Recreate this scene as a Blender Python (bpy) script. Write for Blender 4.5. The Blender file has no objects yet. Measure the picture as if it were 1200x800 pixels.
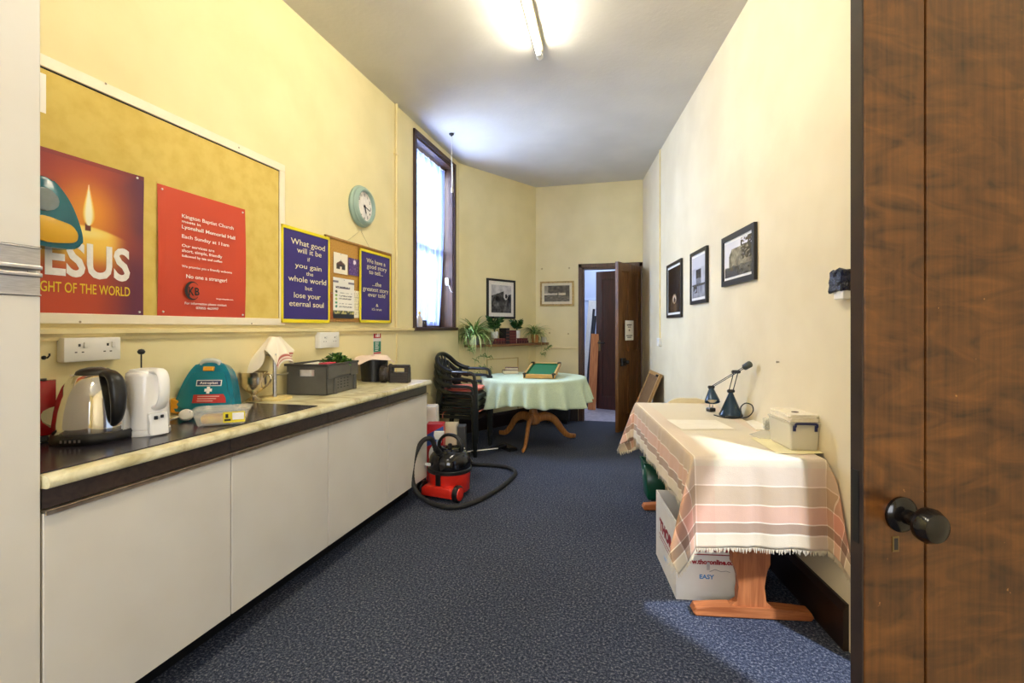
import bpy, bmesh, math, random
from mathutils import Vector, Matrix
random.seed(7)
SC = bpy.context.scene
COL = SC.collection
PI = math.pi
R = math.radians

# ------------------------------------------------------------------ camera model
F = 573.0; HZ = 384.0; EYE = 1.31
YAW = math.atan2(147.0, F)
FW = Vector((-math.sin(YAW), math.cos(YAW), 0)); RT = Vector((math.cos(YAW), math.sin(YAW), 0))
CAM = Vector((2.121, 0, EYE))
def ray(px, py): return FW*F + RT*(px-600.0) + Vector((0, 0, HZ-py))
def hit(px, py, p0, n):
    d = ray(px, py); t = (p0-CAM).dot(n)/d.dot(n); return CAM + d*t
def XP(px, py, x=0.0): return hit(px, py, Vector((x, 0, 0)), Vector((1, 0, 0)))
def YP(px, py, y): return hit(px, py, Vector((0, y, 0)), Vector((0, 1, 0)))
def ZP(px, py, z): return hit(px, py, Vector((0, 0, z)), Vector((0, 0, 1)))
def CW(X, d, z=0.0): v = CAM + RT*X + FW*d; return Vector((v.x, v.y, z))
def DP(px, py, d): return CAM + ray(px, py)*(d/F)

H = 3.33                       # ceiling height
YB = 6.90                      # back wall
RA, RS = 1.187, 0.0895         # right wall line in the camera's ground frame
R0 = CW(RA, 0); RU = (RT*RS + FW).normalized(); RN = Vector((-RU.y, RU.x, 0)); 
if RN.dot(RT) > 0: RN = -RN    # inward
RROT = math.atan2(-RU.y, -RU.x)
RB = R0 + RU*((YB-R0.y)/RU.y)  # back right corner
def RW(px, py, off=0.0): return hit(px, py, R0+RN*off, RN)
def rdist(d): return d*math.sqrt(1+RS*RS)      # camera depth -> distance along right wall
SA = XP(538, 384); SA = Vector((0, SA.y, 0)); SB = YP(628, 384, YB); SB.z = 0
SU = (SB-SA).normalized(); SN = Vector((SU.y, -SU.x, 0)); SROT = math.atan2(SU.y, SU.x)
def SP(px, py, off=0.0): return hit(px, py, SA+SN*off, SN)

# ------------------------------------------------------------------ materials
def lin(c): 
    c /= 255.0
    return c/12.92 if c <= 0.04045 else ((c+0.055)/1.055)**2.4
def S(r, g, b): return (lin(r), lin(g), lin(b), 1)
MATS = {}
def nodes(name):
    m = bpy.data.materials.new(name); m.use_nodes = True
    nt = m.node_tree; b = nt.nodes['Principled BSDF']; return m, nt, b
def setv(b, **k):
    names = {'rough': 'Roughness', 'metal': 'Metallic', 'spec': 'Specular IOR Level', 'trans': 'Transmission Weight', 'alpha': 'Alpha', 'coat': 'Coat Weight', 'ior': 'IOR', 'sheen': 'Sheen Weight', 'sss': 'Subsurface Weight'}
    for a, v in k.items(): b.inputs[names[a]].default_value = v
def plain(name, col, col2=None, scale=40, bump=0.0, bscale=200, detail=3, stretch=(1, 1, 1), lo=.35, hi=.65, **k):
    """principled with procedural noise mottling between two colours and optional bump"""
    if name in MATS: return MATS[name]
    m, nt, b = nodes(name); N = nt.nodes; L = nt.links
    if 'rough' not in k: k['rough'] = .5
    setv(b, **k)
    tc = N.new('ShaderNodeTexCoord'); mp = N.new('ShaderNodeMapping'); mp.inputs['Scale'].default_value = stretch
    L.new(tc.outputs['Object'], mp.inputs['Vector'])
    nz = N.new('ShaderNodeTexNoise'); nz.inputs['Scale'].default_value = scale; nz.inputs['Detail'].default_value = detail
    L.new(mp.outputs[0], nz.inputs['Vector'])
    cr = N.new('ShaderNodeValToRGB'); e = cr.color_ramp.elements
    if col2 is None: col2 = tuple(min(1, x*0.9) for x in col[:3])+(1,)
    e[0].position = lo; e[0].color = col2; e[1].position = hi; e[1].color = col
    L.new(nz.outputs['Fac'], cr.inputs[0]); L.new(cr.outputs[0], b.inputs['Base Color'])
    if bump:
        n2 = N.new('ShaderNodeTexNoise'); n2.inputs['Scale'].default_value = bscale; n2.inputs['Detail'].default_value = 4
        L.new(mp.outputs[0], n2.inputs['Vector'])
        bp = N.new('ShaderNodeBump'); bp.inputs['Strength'].default_value = bump; bp.inputs['Distance'].default_value = .01
        L.new(n2.outputs['Fac'], bp.inputs['Height']); L.new(bp.outputs[0], b.inputs['Normal'])
    MATS[name] = m; return m
def wood(name, c1, c2, axis=2, scale=6, rough=.45, dist=6):
    if name in MATS: return MATS[name]
    m, nt, b = nodes(name); N = nt.nodes; L = nt.links; setv(b, rough=rough)
    tc = N.new('ShaderNodeTexCoord'); mp = N.new('ShaderNodeMapping')
    st = [9, 9, 9]; st[axis] = .7; mp.inputs['Scale'].default_value = st
    L.new(tc.outputs['Object'], mp.inputs['Vector'])
    nz = N.new('ShaderNodeTexNoise'); nz.inputs['Scale'].default_value = scale; nz.inputs['Detail'].default_value = 6; nz.inputs['Distortion'].default_value = dist*.15
    L.new(mp.outputs[0], nz.inputs['Vector'])
    cr = N.new('ShaderNodeValToRGB'); e = cr.color_ramp.elements
    e[0].position = .3; e[0].color = c1; e[1].position = .7; e[1].color = c2
    L.new(nz.outputs['Fac'], cr.inputs[0]); L.new(cr.outputs[0], b.inputs['Base Color'])
    MATS[name] = m; return m
def attrmat(name, rough=.5, **k):
    if name in MATS: return MATS[name]
    m, nt, b = nodes(name); setv(b, rough=rough, **k)
    a = nt.nodes.new('ShaderNodeAttribute'); a.attribute_name = 'Col'
    nt.links.new(a.outputs['Color'], b.inputs['Base Color']); MATS[name] = m; return m
def emit(name, col, s):
    m, nt, b = nodes(name); b.inputs['Base Color'].default_value = col
    b.inputs['Emission Color'].default_value = col; b.inputs['Emission Strength'].default_value = s; return m
def clear(name, tint, a=.35, rough=.1):
    """thin clear plastic / glass: transparent mixed with a glossy-diffuse film"""
    m, nt, b = nodes(name); N = nt.nodes; L = nt.links
    b.inputs['Base Color'].default_value = tint; setv(b, rough=rough)
    t = N.new('ShaderNodeBsdfTransparent'); mx = N.new('ShaderNodeMixShader'); mx.inputs[0].default_value = a
    L.new(t.outputs[0], mx.inputs[1]); L.new(b.outputs[0], mx.inputs[2])
    L.new(mx.outputs[0], N['Material Output'].inputs['Surface']); MATS[name] = m; return m

# ------------------------------------------------------------------ mesh builder
class B:
    def __init__(s): s.bm = bmesh.new()
    def box(s, x0, x1, y0, y1, z0, z1, M=None, bev=0, seg=2):
        vs = [s.bm.verts.new((x, y, z)) for x in (x0, x1) for y in (y0, y1) for z in (z0, z1)]
        fs = [s.bm.faces.new([vs[i] for i in q]) for q in ((0,1,3,2),(4,6,7,5),(0,4,5,1),(2,3,7,6),(0,2,6,4),(1,5,7,3))]
        if bev:
            es = list({e for f in fs for e in f.edges})
            r = bmesh.ops.bevel(s.bm, geom=es, offset=bev, segments=seg, affect='EDGES', profile=.5)
            vs = list({v for f in r['faces'] for v in f.verts} | {v for v in vs if v.is_valid})
        if M is not None:
            for v in vs: v.co = M @ v.co
        return s
    def frustum(s, w0, d0, w1, d1, z0, z1, M=None, bev=0, open_top=False):
        vs = []
        for (w, d, z) in ((w0, d0, z0), (w1, d1, z1)):
            for sx, sy in ((-1,-1),(1,-1),(1,1),(-1,1)): vs.append(s.bm.verts.new((sx*w/2, sy*d/2, z)))
        fs = [s.bm.faces.new([vs[i] for i in q]) for q in ((3,2,1,0),(0,1,5,4),(1,2,6,5),(2,3,7,6),(3,0,4,7))]
        if not open_top: fs.append(s.bm.faces.new([vs[i] for i in (4,5,6,7)]))
        if bev:
            es = [e for e in {e for f in fs for e in f.edges} if len(e.link_faces) == 2]
            r = bmesh.ops.bevel(s.bm, geom=es, offset=bev, segments=2, affect='EDGES', profile=.5)
            vs = list({v for f in r['faces'] for v in f.verts} | {v for v in vs if v.is_valid})
        if M is not None:
            for v in vs: v.co = M @ v.co
        return s
    def lathe(s, prof, seg=28, M=None, cap=True, sy=1.0):
        rings = []
        for r, z in prof:
            if r < 1e-5: rings.append([s.bm.verts.new((0, 0, z))])
            else: rings.append([s.bm.verts.new((r*math.cos(2*PI*i/seg), sy*r*math.sin(2*PI*i/seg), z)) for i in range(seg)])
        for a, b in zip(rings, rings[1:]):
            for i in range(seg):
                j = (i+1) % seg
                if len(a) == 1 and len(b) == 1: continue
                if len(a) == 1: s.bm.faces.new((a[0], b[j], b[i]))
                elif len(b) == 1: s.bm.faces.new((a[i], a[j], b[0]))
                else: s.bm.faces.new((a[i], a[j], b[j], b[i]))
        if cap:
            if len(rings[0]) > 1: s.bm.faces.new(list(reversed(rings[0])))
            if len(rings[-1]) > 1: s.bm.faces.new(rings[-1])
        if M is not None:
            for g in rings:
                for v in g: v.co = M @ v.co
        return s
    def tube(s, pts, r, seg=8, closed=False, flat=None, cap=True):
        pts = [Vector(p) for p in pts]; n = len(pts)
        rr = r if isinstance(r, (list, tuple)) else [r]*n
        prev = None; rings = []
        for i, p in enumerate(pts):
            if closed: t = pts[(i+1) % n]-pts[i-1]
            else: t = pts[min(i+1, n-1)]-pts[max(i-1, 0)]
            t.normalize()
            if prev is None:
                up = Vector((0, 0, 1)) if abs(t.z) < .9 else Vector((0, 1, 0)); u = up.cross(t).normalized()
            else:
                u = prev - t*prev.dot(t)
                u = u.normalized() if u.length > 1e-6 else t.orthogonal().normalized()
            prev = u; w = t.cross(u)
            fx, fy = flat if flat else (1, 1)
            rings.append([s.bm.verts.new(p + u*math.cos(2*PI*k/seg)*rr[i]*fx + w*math.sin(2*PI*k/seg)*rr[i]*fy) for k in range(seg)])
        m = n if closed else n-1
        for i in range(m):
            a, b = rings[i], rings[(i+1) % n]
            for k in range(seg):
                j = (k+1) % seg; s.bm.faces.new((a[k], a[j], b[j], b[k]))
        if cap and not closed: s.bm.faces.new(list(reversed(rings[0]))); s.bm.faces.new(rings[-1])
        return s
    def prism(s, poly, y0, y1, M=None, bev=0):
        """polygon in the local XZ plane, extruded along Y from y0 (front) to y1"""
        a = [s.bm.verts.new((x, y0, z)) for x, z in poly]; b = [s.bm.verts.new((x, y1, z)) for x, z in poly]
        n = len(poly); fs = [s.bm.faces.new(a), s.bm.faces.new(list(reversed(b)))]
        for i in range(n): fs.append(s.bm.faces.new((a[i], b[i], b[(i+1) % n], a[(i+1) % n])))
        vs = a+b
        if bev:
            es = list(fs[0].edges)
            r = bmesh.ops.bevel(s.bm, geom=es, offset=bev, segments=2, affect='EDGES', profile=.5)
            vs = list({v for f in r['faces'] for v in f.verts} | {v for v in vs if v.is_valid})
        if M is not None:
            for v in vs: v.co = M @ v.co
        return s
    def grid(s, fn, nu, nv, closed_u=False):
        g = [[s.bm.verts.new(fn(i/nu, j/nv)) for j in range(nv+1)] for i in range(nu + (0 if closed_u else 1))]
        m = nu
        for i in range(m):
            for j in range(nv):
                i2 = (i+1) % len(g)
                s.bm.faces.new((g[i][j], g[i2][j], g[i2][j+1], g[i][j+1]))
        return s
    def poly(s, pts):
        s.bm.faces.new([s.bm.verts.new(p) for p in pts]); return s
    def done(s, name, mat, parent=None, smooth=None, loc=None, rotz=None, M=None, thick=None, keep=False):
        """smooth: None flat, or an angle in degrees for sharp edges"""
        bm = s.bm
        if not keep: bmesh.ops.recalc_face_normals(bm, faces=bm.faces)
        me = bpy.data.meshes.new(name)
        if smooth:
            for f in bm.faces: f.smooth = True
            for e in bm.edges:
                if len(e.link_faces) == 2 and e.calc_face_angle(0) > R(smooth): e.smooth = False
        bm.to_mesh(me); bm.free()
        me.materials.append(mat)
        o = bpy.data.objects.new(name, me); COL.objects.link(o)
        if parent: o.parent = parent
        if loc is not None: o.location = loc
        if rotz is not None: o.rotation_euler = (0, 0, rotz)
        if M is not None: o.matrix_local = M
        if thick:
            md = o.modifiers.new('thickness', 'SOLIDIFY'); md.thickness = thick; md.offset = 0
        return o
def T(x, y, z): return Matrix.Translation((x, y, z))
def Rx(a): return Matrix.Rotation(a, 4, 'X')
def Ry(a): return Matrix.Rotation(a, 4, 'Y')
def Rz(a): return Matrix.Rotation(a, 4, 'Z')
def bez(pts, n=24, closed=False):
    """Catmull-Rom through points"""
    P = [Vector(p) for p in pts]; out = []; m = len(P)
    segs = m if closed else m-1; k = max(2, n//segs)
    for i in range(segs):
        p0 = P[(i-1) % m] if closed or i > 0 else P[0]*2-P[1]
        p1, p2 = P[i], P[(i+1) % m]
        p3 = P[(i+2) % m] if closed or i+2 < m else P[-1]*2-P[-2]
        for j in range(k):
            t = j/k
            out.append(.5*((2*p1)+(p2-p0)*t+(2*p0-5*p1+4*p2-p3)*t*t+(3*p1-p0-3*p2+p3)*t**3))
    if not closed: out.append(P[-1])
    return out
def ell(cx, cz, rx, rz, n=24, a0=0, a1=2*PI):
    full = abs(a1-a0-2*PI) < 1e-6
    return [(cx+rx*math.cos(a0+(a1-a0)*i/(n if full else n-1)), cz+rz*math.sin(a0+(a1-a0)*i/(n if full else n-1))) for i in range(n)]

def tag(o, label, cat, group=None, kind=None):
    o['label'] = label; o['category'] = cat
    if group: o['group'] = group
    if kind: o['kind'] = kind
    return o
def thing(name, label, cat, loc=(0, 0, 0), rotz=0, group=None, kind=None):
    o = bpy.data.objects.new(name, None); COL.objects.link(o)
    o.empty_display_size = .1; o.location = loc; o.rotation_euler = (0, 0, rotz)
    return tag(o, label, cat, group, kind)
def lab(o, s): o['label'] = s; return o
def dup(root, loc=None, rotz=None, label=None, group=None):
    r = root.copy(); COL.objects.link(r)
    if loc is not None: r.location = loc
    if rotz is not None: r.rotation_euler = (0, 0, rotz)
    if label: r['label'] = label
    if group: r['group'] = group
    for ch in list(root.children):
        c = ch.copy(); COL.objects.link(c); c.parent = r
        for g in ch.children:
            d = g.copy(); COL.objects.link(d); d.parent = c
    return r
def text(lines, mat, parent, y=-.002, name='lettering', shear=0, fit=True):
    """lines: (string, x centre or left, z baseline, cap height, width or None, align, bold)  -> one mesh"""
    bm = bmesh.new()
    for ln in lines:
        st, x, z, hgt, wid, al, bold = (list(ln)+[None, 'C', 0])[:7] if len(ln) < 7 else ln
        cu = bpy.data.curves.new('txt', 'FONT'); cu.body = st; cu.size = 1.0; cu.offset = bold; cu.resolution_u = 3
        o = bpy.data.objects.new('txt', cu); COL.objects.link(o)
        dg = bpy.context.evaluated_depsgraph_get(); dg.update()
        me = bpy.data.meshes.new_from_object(o.evaluated_get(dg))
        bpy.data.objects.remove(o); bpy.data.curves.remove(cu)
        if len(me.vertices):
            xs = [v.co.x for v in me.vertices]; x0, x1 = min(xs), max(xs)
            k = hgt/.73; kx = k if not wid else wid/(x1-x0)
            off = {'C': -(x0+x1)/2, 'L': -x0, 'R': -x1}[al]
            for v in me.vertices:
                a, b = v.co.x, v.co.y
                v.co = Vector((x+(a+off)*kx+shear*b*k, y, z+b*k))
            bm.from_mesh(me)
        bpy.data.meshes.remove(me)
    me = bpy.data.meshes.new(name); bmesh.ops.recalc_face_normals(bm, faces=bm.faces)
    for f in bm.faces: f.smooth = False
    bm.to_mesh(me); bm.free(); me.materials.append(mat)
    o = bpy.data.objects.new(name, me); COL.objects.link(o); o.parent = parent
    md = o.modifiers.new('ink', 'SOLIDIFY'); md.thickness = .0006
    return o
def picture(name, w, h, fn, parent, y, nx=40, nz=40, x=0, z=0, rough=.5, bend=None):
    """printed sheet centred at (x,z) in local XZ: colours are computed per point by fn(u,v) (sRGB 0-255)"""
    me = bpy.data.meshes.new(name); vs = []; fs = []; cs = []
    for j in range(nz+1):
        for i in range(nx+1):
            u, v = i/nx, j/nz
            vs.append((x+(u-.5)*w, y+(bend(u, v) if bend else 0), z+(v-.5)*h)); cs.append(fn(u, v))
    for j in range(nz):
        for i in range(nx):
            a = j*(nx+1)+i; fs.append((a, a+1, a+nx+2, a+nx+1))
    me.from_pydata(vs, [], fs)
    at = me.color_attributes.new('Col', 'FLOAT_COLOR', 'POINT')
    for i, c in enumerate(cs): at.data[i].color = (lin(max(0, min(255, c[0]))), lin(max(0, min(255, c[1]))), lin(max(0, min(255, c[2]))), 1)
    me.materials.append(attrmat('printed_paper_%d' % int(rough*100), rough))
    o = bpy.data.objects.new(name, me); COL.objects.link(o); o.parent = parent
    md = o.modifiers.new('sheet', 'SOLIDIFY'); md.thickness = .0008
    return o
def mix(a, b, t): t = max(0, min(1, t)); return tuple(a[i]+(b[i]-a[i])*t for i in range(3))
def sm(a, b, x): t = max(0, min(1, (x-a)/(b-a))); return t*t*(3-2*t)
from mathutils import noise as NZ
def ns(u, v, s, k=0): return NZ.noise((u*s, v*s, k))
def wrect(P, xl, ytl, ybl, xr, ytr, ybr, off=0.0):
    """four picture corners on a wall plane -> centre, width, height (the mean of both sides)"""
    a, b, c, d = P(xl, ytl, off), P(xl, ybl, off), P(xr, ytr, off), P(xr, ybr, off)
    ce = (a+b+c+d)/4; w = math.hypot(((c+d)/2-(a+b)/2).x, ((c+d)/2-(a+b)/2).y)
    return ce, w, ((a.z-b.z)+(c.z-d.z))/2
LROT = PI/2
# ------------------------------------------------------------------ materials of the room
M_WALL = plain('cream_wall_paint', S(236,222,171), S(229,215,162), scale=3, bump=.06, bscale=60, rough=.75)
M_WALLR = plain('cream_wall_paint_greyer', S(226,214,183), S(217,204,172), scale=2.2, bump=.12, bscale=25, rough=.75)  # greyer, less yellow cream for the right wall
M_CEIL = plain('ceiling_paint', S(208,205,197), S(200,197,189), scale=2, bump=.16, bscale=30, rough=.85)
M_DKWOOD = wood('dark_stained_wood', S(52,28,14), S(92,54,28), rough=.4)
M_SKIRT = plain('dark_brown_gloss_paint', S(40,26,20), S(28,18,14), scale=10, rough=.35)
M_TRIMC = plain('cream_gloss_trim', S(236,220,165), S(228,210,155), scale=8, rough=.45)
M_WHITE = plain('white_plastic', S(232,230,224), S(226,224,216), scale=10, rough=.35)
M_BLACK = plain('black_plastic', S(22,22,23), S(15,15,16), scale=30, rough=.35)
M_BLACKM = plain('matt_black', S(26,25,25), S(18,17,17), scale=30, rough=.7)
M_INK = plain('black_ink', S(28,26,28), rough=.6)
M_STEEL = plain('polished_steel', (.78,.76,.72,1), (.7,.68,.64,1), scale=5, rough=.09, metal=1)
M_ALU = plain('brushed_aluminium', (.62,.6,.58,1), (.5,.48,.46,1), scale=30, stretch=(1,1,12), rough=.3, metal=1)

def carpet():
    m, nt, b = nodes('blue_fleck_carpet'); N = nt.nodes; L = nt.links; setv(b, rough=.95, spec=.1)
    tc = N.new('ShaderNodeTexCoord')
    n1 = N.new('ShaderNodeTexNoise'); n1.inputs['Scale'].default_value = 95; n1.inputs['Detail'].default_value = 6; n1.inputs['Roughness'].default_value = .75
    n2 = N.new('ShaderNodeTexNoise'); n2.inputs['Scale'].default_value = 1.6; n2.inputs['Detail'].default_value = 3
    for n in (n1, n2): L.new(tc.outputs['Object'], n.inputs['Vector'])
    cr = N.new('ShaderNodeValToRGB'); e = cr.color_ramp.elements
    e[0].position = .36; e[0].color = S(27,31,40); e[1].position = .75; e[1].color = S(170,168,168)
    x = e.new(.52); x.color = S(59,66,83)
    L.new(n1.outputs['Fac'], cr.inputs[0])
    mx = N.new('ShaderNodeMix'); mx.data_type = 'RGBA'; mx.blend_type = 'MULTIPLY'; mx.inputs[0].default_value = .35
    L.new(cr.outputs[0], mx.inputs[6]); c2 = N.new('ShaderNodeValToRGB'); c2.color_ramp.elements[0].color = (.6,.6,.6,1); c2.color_ramp.elements[0].position = .3; c2.color_ramp.elements[1].position = .6
    L.new(n2.outputs['Fac'], c2.inputs[0]); L.new(c2.outputs[0], mx.inputs[7]); L.new(mx.outputs[2], b.inputs['Base Color'])
    bp = N.new('ShaderNodeBump'); bp.inputs['Strength'].default_value = .5; bp.inputs['Distance'].default_value = .006
    L.new(n1.outputs['Fac'], bp.inputs['Height']); L.new(bp.outputs[0], b.inputs['Normal']); return m
M_CARPET = carpet()

# ------------------------------------------------------------------ shell
YF = -1.6                                     # wall behind the camera
def struct(o, label, cat): return tag(o, label, cat, kind='structure')
def wall(name, p0, p1, z0, z1, holes, thick, mat, label):
    """wall along p0->p1 whose room face lies on that line and whose thickness goes to the +Y side of its local frame"""
    d = p1-p0; Ln = math.hypot(d.x, d.y); b = B()
    xs = sorted({0, Ln} | {h[0] for h in holes} | {h[1] for h in holes})
    for a, c in zip(xs, xs[1:]):
        hs = [h for h in holes if h[0] <= a+1e-6 and h[1] >= c-1e-6]
        z = z0
        for h in sorted(hs, key=lambda h: h[2]):
            if h[2] > z+1e-6: b.box(a, c, 0, thick, z, h[2])
            z = h[3]
        if z < z1-1e-6: b.box(a, c, 0, thick, z, z1)
    bmesh.ops.remove_doubles(b.bm, verts=b.bm.verts, dist=1e-5)
    o = b.done(name, mat, loc=(p0.x, p0.y, 0), rotz=math.atan2(d.y, d.x))
    return struct(o, label, 'wall')
# window opening in the left wall
WY0 = XP(486.5, 250).y; WY1 = XP(531, 250).y; WZ0 = 1.315; WZ1 = XP(486.5, 158).z
PF0 = Vector((0, YF, 0))
wall('wall_left', PF0, SA, 0, H, [(WY0-YF, WY1-YF, WZ0, WZ1)], .3, M_WALL, 'long cream painted wall on the left with the window in it')
wall('wall_corner', SA, SB, 0, H, [], .2, M_WALL, 'splayed cream wall between the window and the far wall')
DX0 = YP(682.5, 400, YB).x; DX1 = YP(749.0, 400, YB).x; DZ = 2.15
wall('wall_back', SB, RB, 0, H, [(DX0-SB.x, DX1-SB.x, 0, DZ)], .13, M_WALL, 'cream far wall with the open doorway in it')
# right wall: runs from the far corner towards the camera, with a doorway behind the open brown door
S_J0, S_J1 = rdist(.90), rdist(1.89)          # doorway, distances along the right wall
def onR(s, off=0): return R0 + RU*s + RN*off
SEND = (RB-R0).length
S_NEAR = (YF-R0.y)/RU.y
wall('wall_right', RB, onR(S_NEAR), 0, H, [(SEND-S_J1, SEND-S_J0, 0, 2.10)], .16, M_WALLR, 'long scuffed cream wall on the right hung with three photographs')
RF = onR(S_NEAR)
FWL = math.hypot((PF0-RF).x, (PF0-RF).y); FWX = (FWL-2.9, FWL-1.2)  # opening cut for the added end window
wall('wall_front', RF, PF0, 0, H, [(FWX[0], FWX[1], .95, 2.6)], .12, M_WALL, 'cream end wall behind the camera')
b = B(); b.poly([(-.4, YF-.2, 0), (3.9, YF-.2, 0), (3.9, YB+.06, 0), (-.4, YB+.06, 0)]); b.box(-.4, 3.9, YF-.2, YB+.06, -.08, -.001)
struct(b.done('floor', M_CARPET), 'blue-grey flecked carpet covering the room', 'carpet')
b = B(); b.box(-.4, 3.9, YF-.2, 10.4, H, H+.1)
struct(b.done('ceiling', M_CEIL), 'off-white textured plaster ceiling', 'ceiling')

fwn = thing('window_added', 'plain window in the end wall behind the camera', 'window', (RF.x, RF.y, 0), PI, kind='structure')  # unseen window, added so fill light can come in from behind
b = B()
for x0, x1, z0, z1 in ((FWX[0], FWX[1], .95, 1.01), (FWX[0], FWX[1], 2.54, 2.6), (FWX[0], FWX[0]+.06, 1.01, 2.54), (FWX[1]-.06, FWX[1], 1.01, 2.54), ((FWX[0]+FWX[1])/2-.025, (FWX[0]+FWX[1])/2+.025, 1.01, 2.54)): b.box(x0, x1, .03, .09, z0, z1)
b.done('window_frame', M_WHITE, fwn)
# baseboards
def base(name, p0, p1, s0, s1, h, label):
    d = (p1-p0); Ln = math.hypot(d.x, d.y); b = B()
    b.prism([(0, 0), (.022, 0), (.022, h-.03), (.012, h), (0, h)], s0, s1, M=Rz(-PI/2))
    o = b.done(name, M_SKIRT); a = math.atan2(d.y, d.x)
    o.location = (p0.x, p0.y, 0); o.rotation_euler = (0, 0, a)
    return struct(o, label, 'skirting board')
for nm, p0, p1, s0, s1, lb in (('baseboard_right', RB, onR(0), .0, SEND-S_J1-.09, 'dark skirting board along the right wall under the table'),
                               ('baseboard_corner', SA, SB, 0, (SB-SA).length, 'dark skirting board along the splayed wall'),
                               ('baseboard_back', SB, RB, 0, DX0-SB.x-.06, 'dark skirting board between corner and doorway')):
    d = (p1-p0).normalized(); n = Vector((d.y, -d.x, 0)); b = B(); h = .19
    prof = [(0, .0), (.022, .0), (.022, h-.035), (.012, h), (0, h)]
    for k, s in enumerate((s0, s1)):
        pass
    A = [b.bm.verts.new(p0+d*s0+n*x+Vector((0, 0, z))) for x, z in prof]; C = [b.bm.verts.new(p0+d*s1+n*x+Vector((0, 0, z))) for x, z in prof]
    b.bm.faces.new(A); b.bm.faces.new(list(reversed(C)))
    for i in range(5): b.bm.faces.new((A[i], C[i], C[(i+1) % 5], A[(i+1) % 5]))
    struct(b.done(nm, M_SKIRT), lb, 'skirting board')

# dado rail, corner bead, back-wall rail
YE = XP(480, 384).y
b = B(); b.prism([(0, 1.262), (.012, 1.262), (.014, 1.275), (.02, 1.282), (.03, 1.288), (.03, 1.305), (0, 1.312)], 1.15, WY0-.06)
struct(b.done('trim_1', M_TRIMC), 'cream dado rail along the left wall under the notice board', 'rail')
b = B(); y0 = XP(464, 400).y; b.box(0, .012, y0, y0+.02, .9, 1.262)
struct(b.done('trim_2', M_TRIMC), 'cream upright bead on the left wall above the worktop end', 'trim')
zz = YP(660, 406, YB).z; b = B(); b.box(YP(629, 400, YB).x, DX0-.07, YB-.018, YB, zz-.03, zz, bev=.004)
struct(b.done('trim_3', M_TRIMC), 'thin cream rail on the far wall left of the doorway', 'rail')

# ------------------------------------------------------------------ window
win = thing('window_1', 'tall narrow dark-framed window with a net curtain', 'window', (0, WY0, 0), LROT, kind='structure')
WW = WY1-WY0; M_WINW = wood('window_dark_wood', S(40,22,12), S(74,44,24), rough=.45)
b = B()                                              # local x along wall, -y into the room
b.box(-.05, 0, -.022, .0, WZ0-.03, WZ1+.05, bev=.005); b.box(WW, WW+.05, -.022, .0, WZ0-.03, WZ1+.05, bev=.005)
b.box(-.05, WW+.05, -.022, 0, WZ1, WZ1+.05, bev=.005)
b.box(0, .02, 0, .22, WZ0, WZ1); b.box(WW-.02, WW, 0, .22, WZ0, WZ1); b.box(0, WW, 0, .22, WZ1-.02, WZ1)
b.done('window_frame', M_WINW, win)
b = B(); b.box(-.07, WW+.07, -.04, .0, WZ0-.035, WZ0, bev=.006); b.box(0, WW, -.01, .22, WZ0-.02, WZ0+.004)
b.done('window_sill', M_WINW, win)
zm = XP(505, 287).z
b = B()
for z0, z1 in ((WZ0+.004, WZ0+.07), (zm-.03, zm+.03), (WZ1-.075, WZ1-.02)): b.box(.02, WW-.02, .15, .2, z0, z1)
b.box(.02, .075, .15, .2, WZ0, WZ1-.02); b.box(WW-.075, WW-.02, .15, .2, WZ0, WZ1-.02)
sash = b.done('sash', M_WINW, win)
b = B(); b.box(.07, WW-.07, .172, .178, WZ0+.06, WZ1-.07)
b.done('pane', clear('window_glass', (.9,.95,1,1), .06, .02), sash)
def curtain_mat():
    m, nt, bs = nodes('net_curtain'); N = nt.nodes; L = nt.links
    bs.inputs['Base Color'].default_value = S(228,232,240); setv(bs, rough=.9)
    tl = N.new('ShaderNodeBsdfTranslucent'); tl.inputs['Color'].default_value = S(92,112,172)
    tr = N.new('ShaderNodeBsdfTransparent')
    m1 = N.new('ShaderNodeMixShader'); m1.inputs[0].default_value = .6; L.new(bs.outputs[0], m1.inputs[1]); L.new(tl.outputs[0], m1.inputs[2])
    m2 = N.new('ShaderNodeMixShader'); L.new(tr.outputs[0], m2.inputs[1]); L.new(m1.outputs[0], m2.inputs[2])
    tc = N.new('ShaderNodeTexCoord'); mp = N.new('ShaderNodeMapping'); mp.inputs['Scale'].default_value = (30, 30, 1.2)
    nz = N.new('ShaderNodeTexNoise'); nz.inputs['Scale'].default_value = 1.2; L.new(tc.outputs['Object'], mp.inputs[0]); L.new(mp.outputs[0], nz.inputs['Vector'])
    mr = N.new('ShaderNodeMapRange'); mr.inputs[1].default_value = .35; mr.inputs[2].default_value = .65; mr.inputs[3].default_value = .45; mr.inputs[4].default_value = .8
    L.new(nz.outputs['Fac'], mr.inputs[0]); L.new(mr.outputs[0], m2.inputs[0])
    L.new(m2.outputs[0], N['Material Output'].inputs['Surface']); return m
b = B()
def cf(u, v):
    k = 1-.12*(1-v)*max(0, 1-v*1.6)
    return (.035+u*(WW-.10)*k, .10+.012*math.sin(u*40+2*v)+.006*math.sin(u*93), WZ0+.02+v*(WZ1-WZ0-.06))
b.grid(cf, 70, 12)
cur = b.done('net_curtain', curtain_mat(), smooth=80); cur.location = (0, WY0, 0); cur.rotation_euler = (0, 0, LROT)
tag(cur, 'sheer white net curtain hanging inside the tall window', 'curtain')
b = B(); b.tube([(.02, .10, WZ1-.045), (WW-.02, .10, WZ1-.045)], .006)
o = b.done('curtain_wire', M_WHITE); o.location = (0, WY0, 0); o.rotation_euler = (0, 0, LROT); tag(o, 'thin white wire carrying the net curtain', 'curtain wire')
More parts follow.
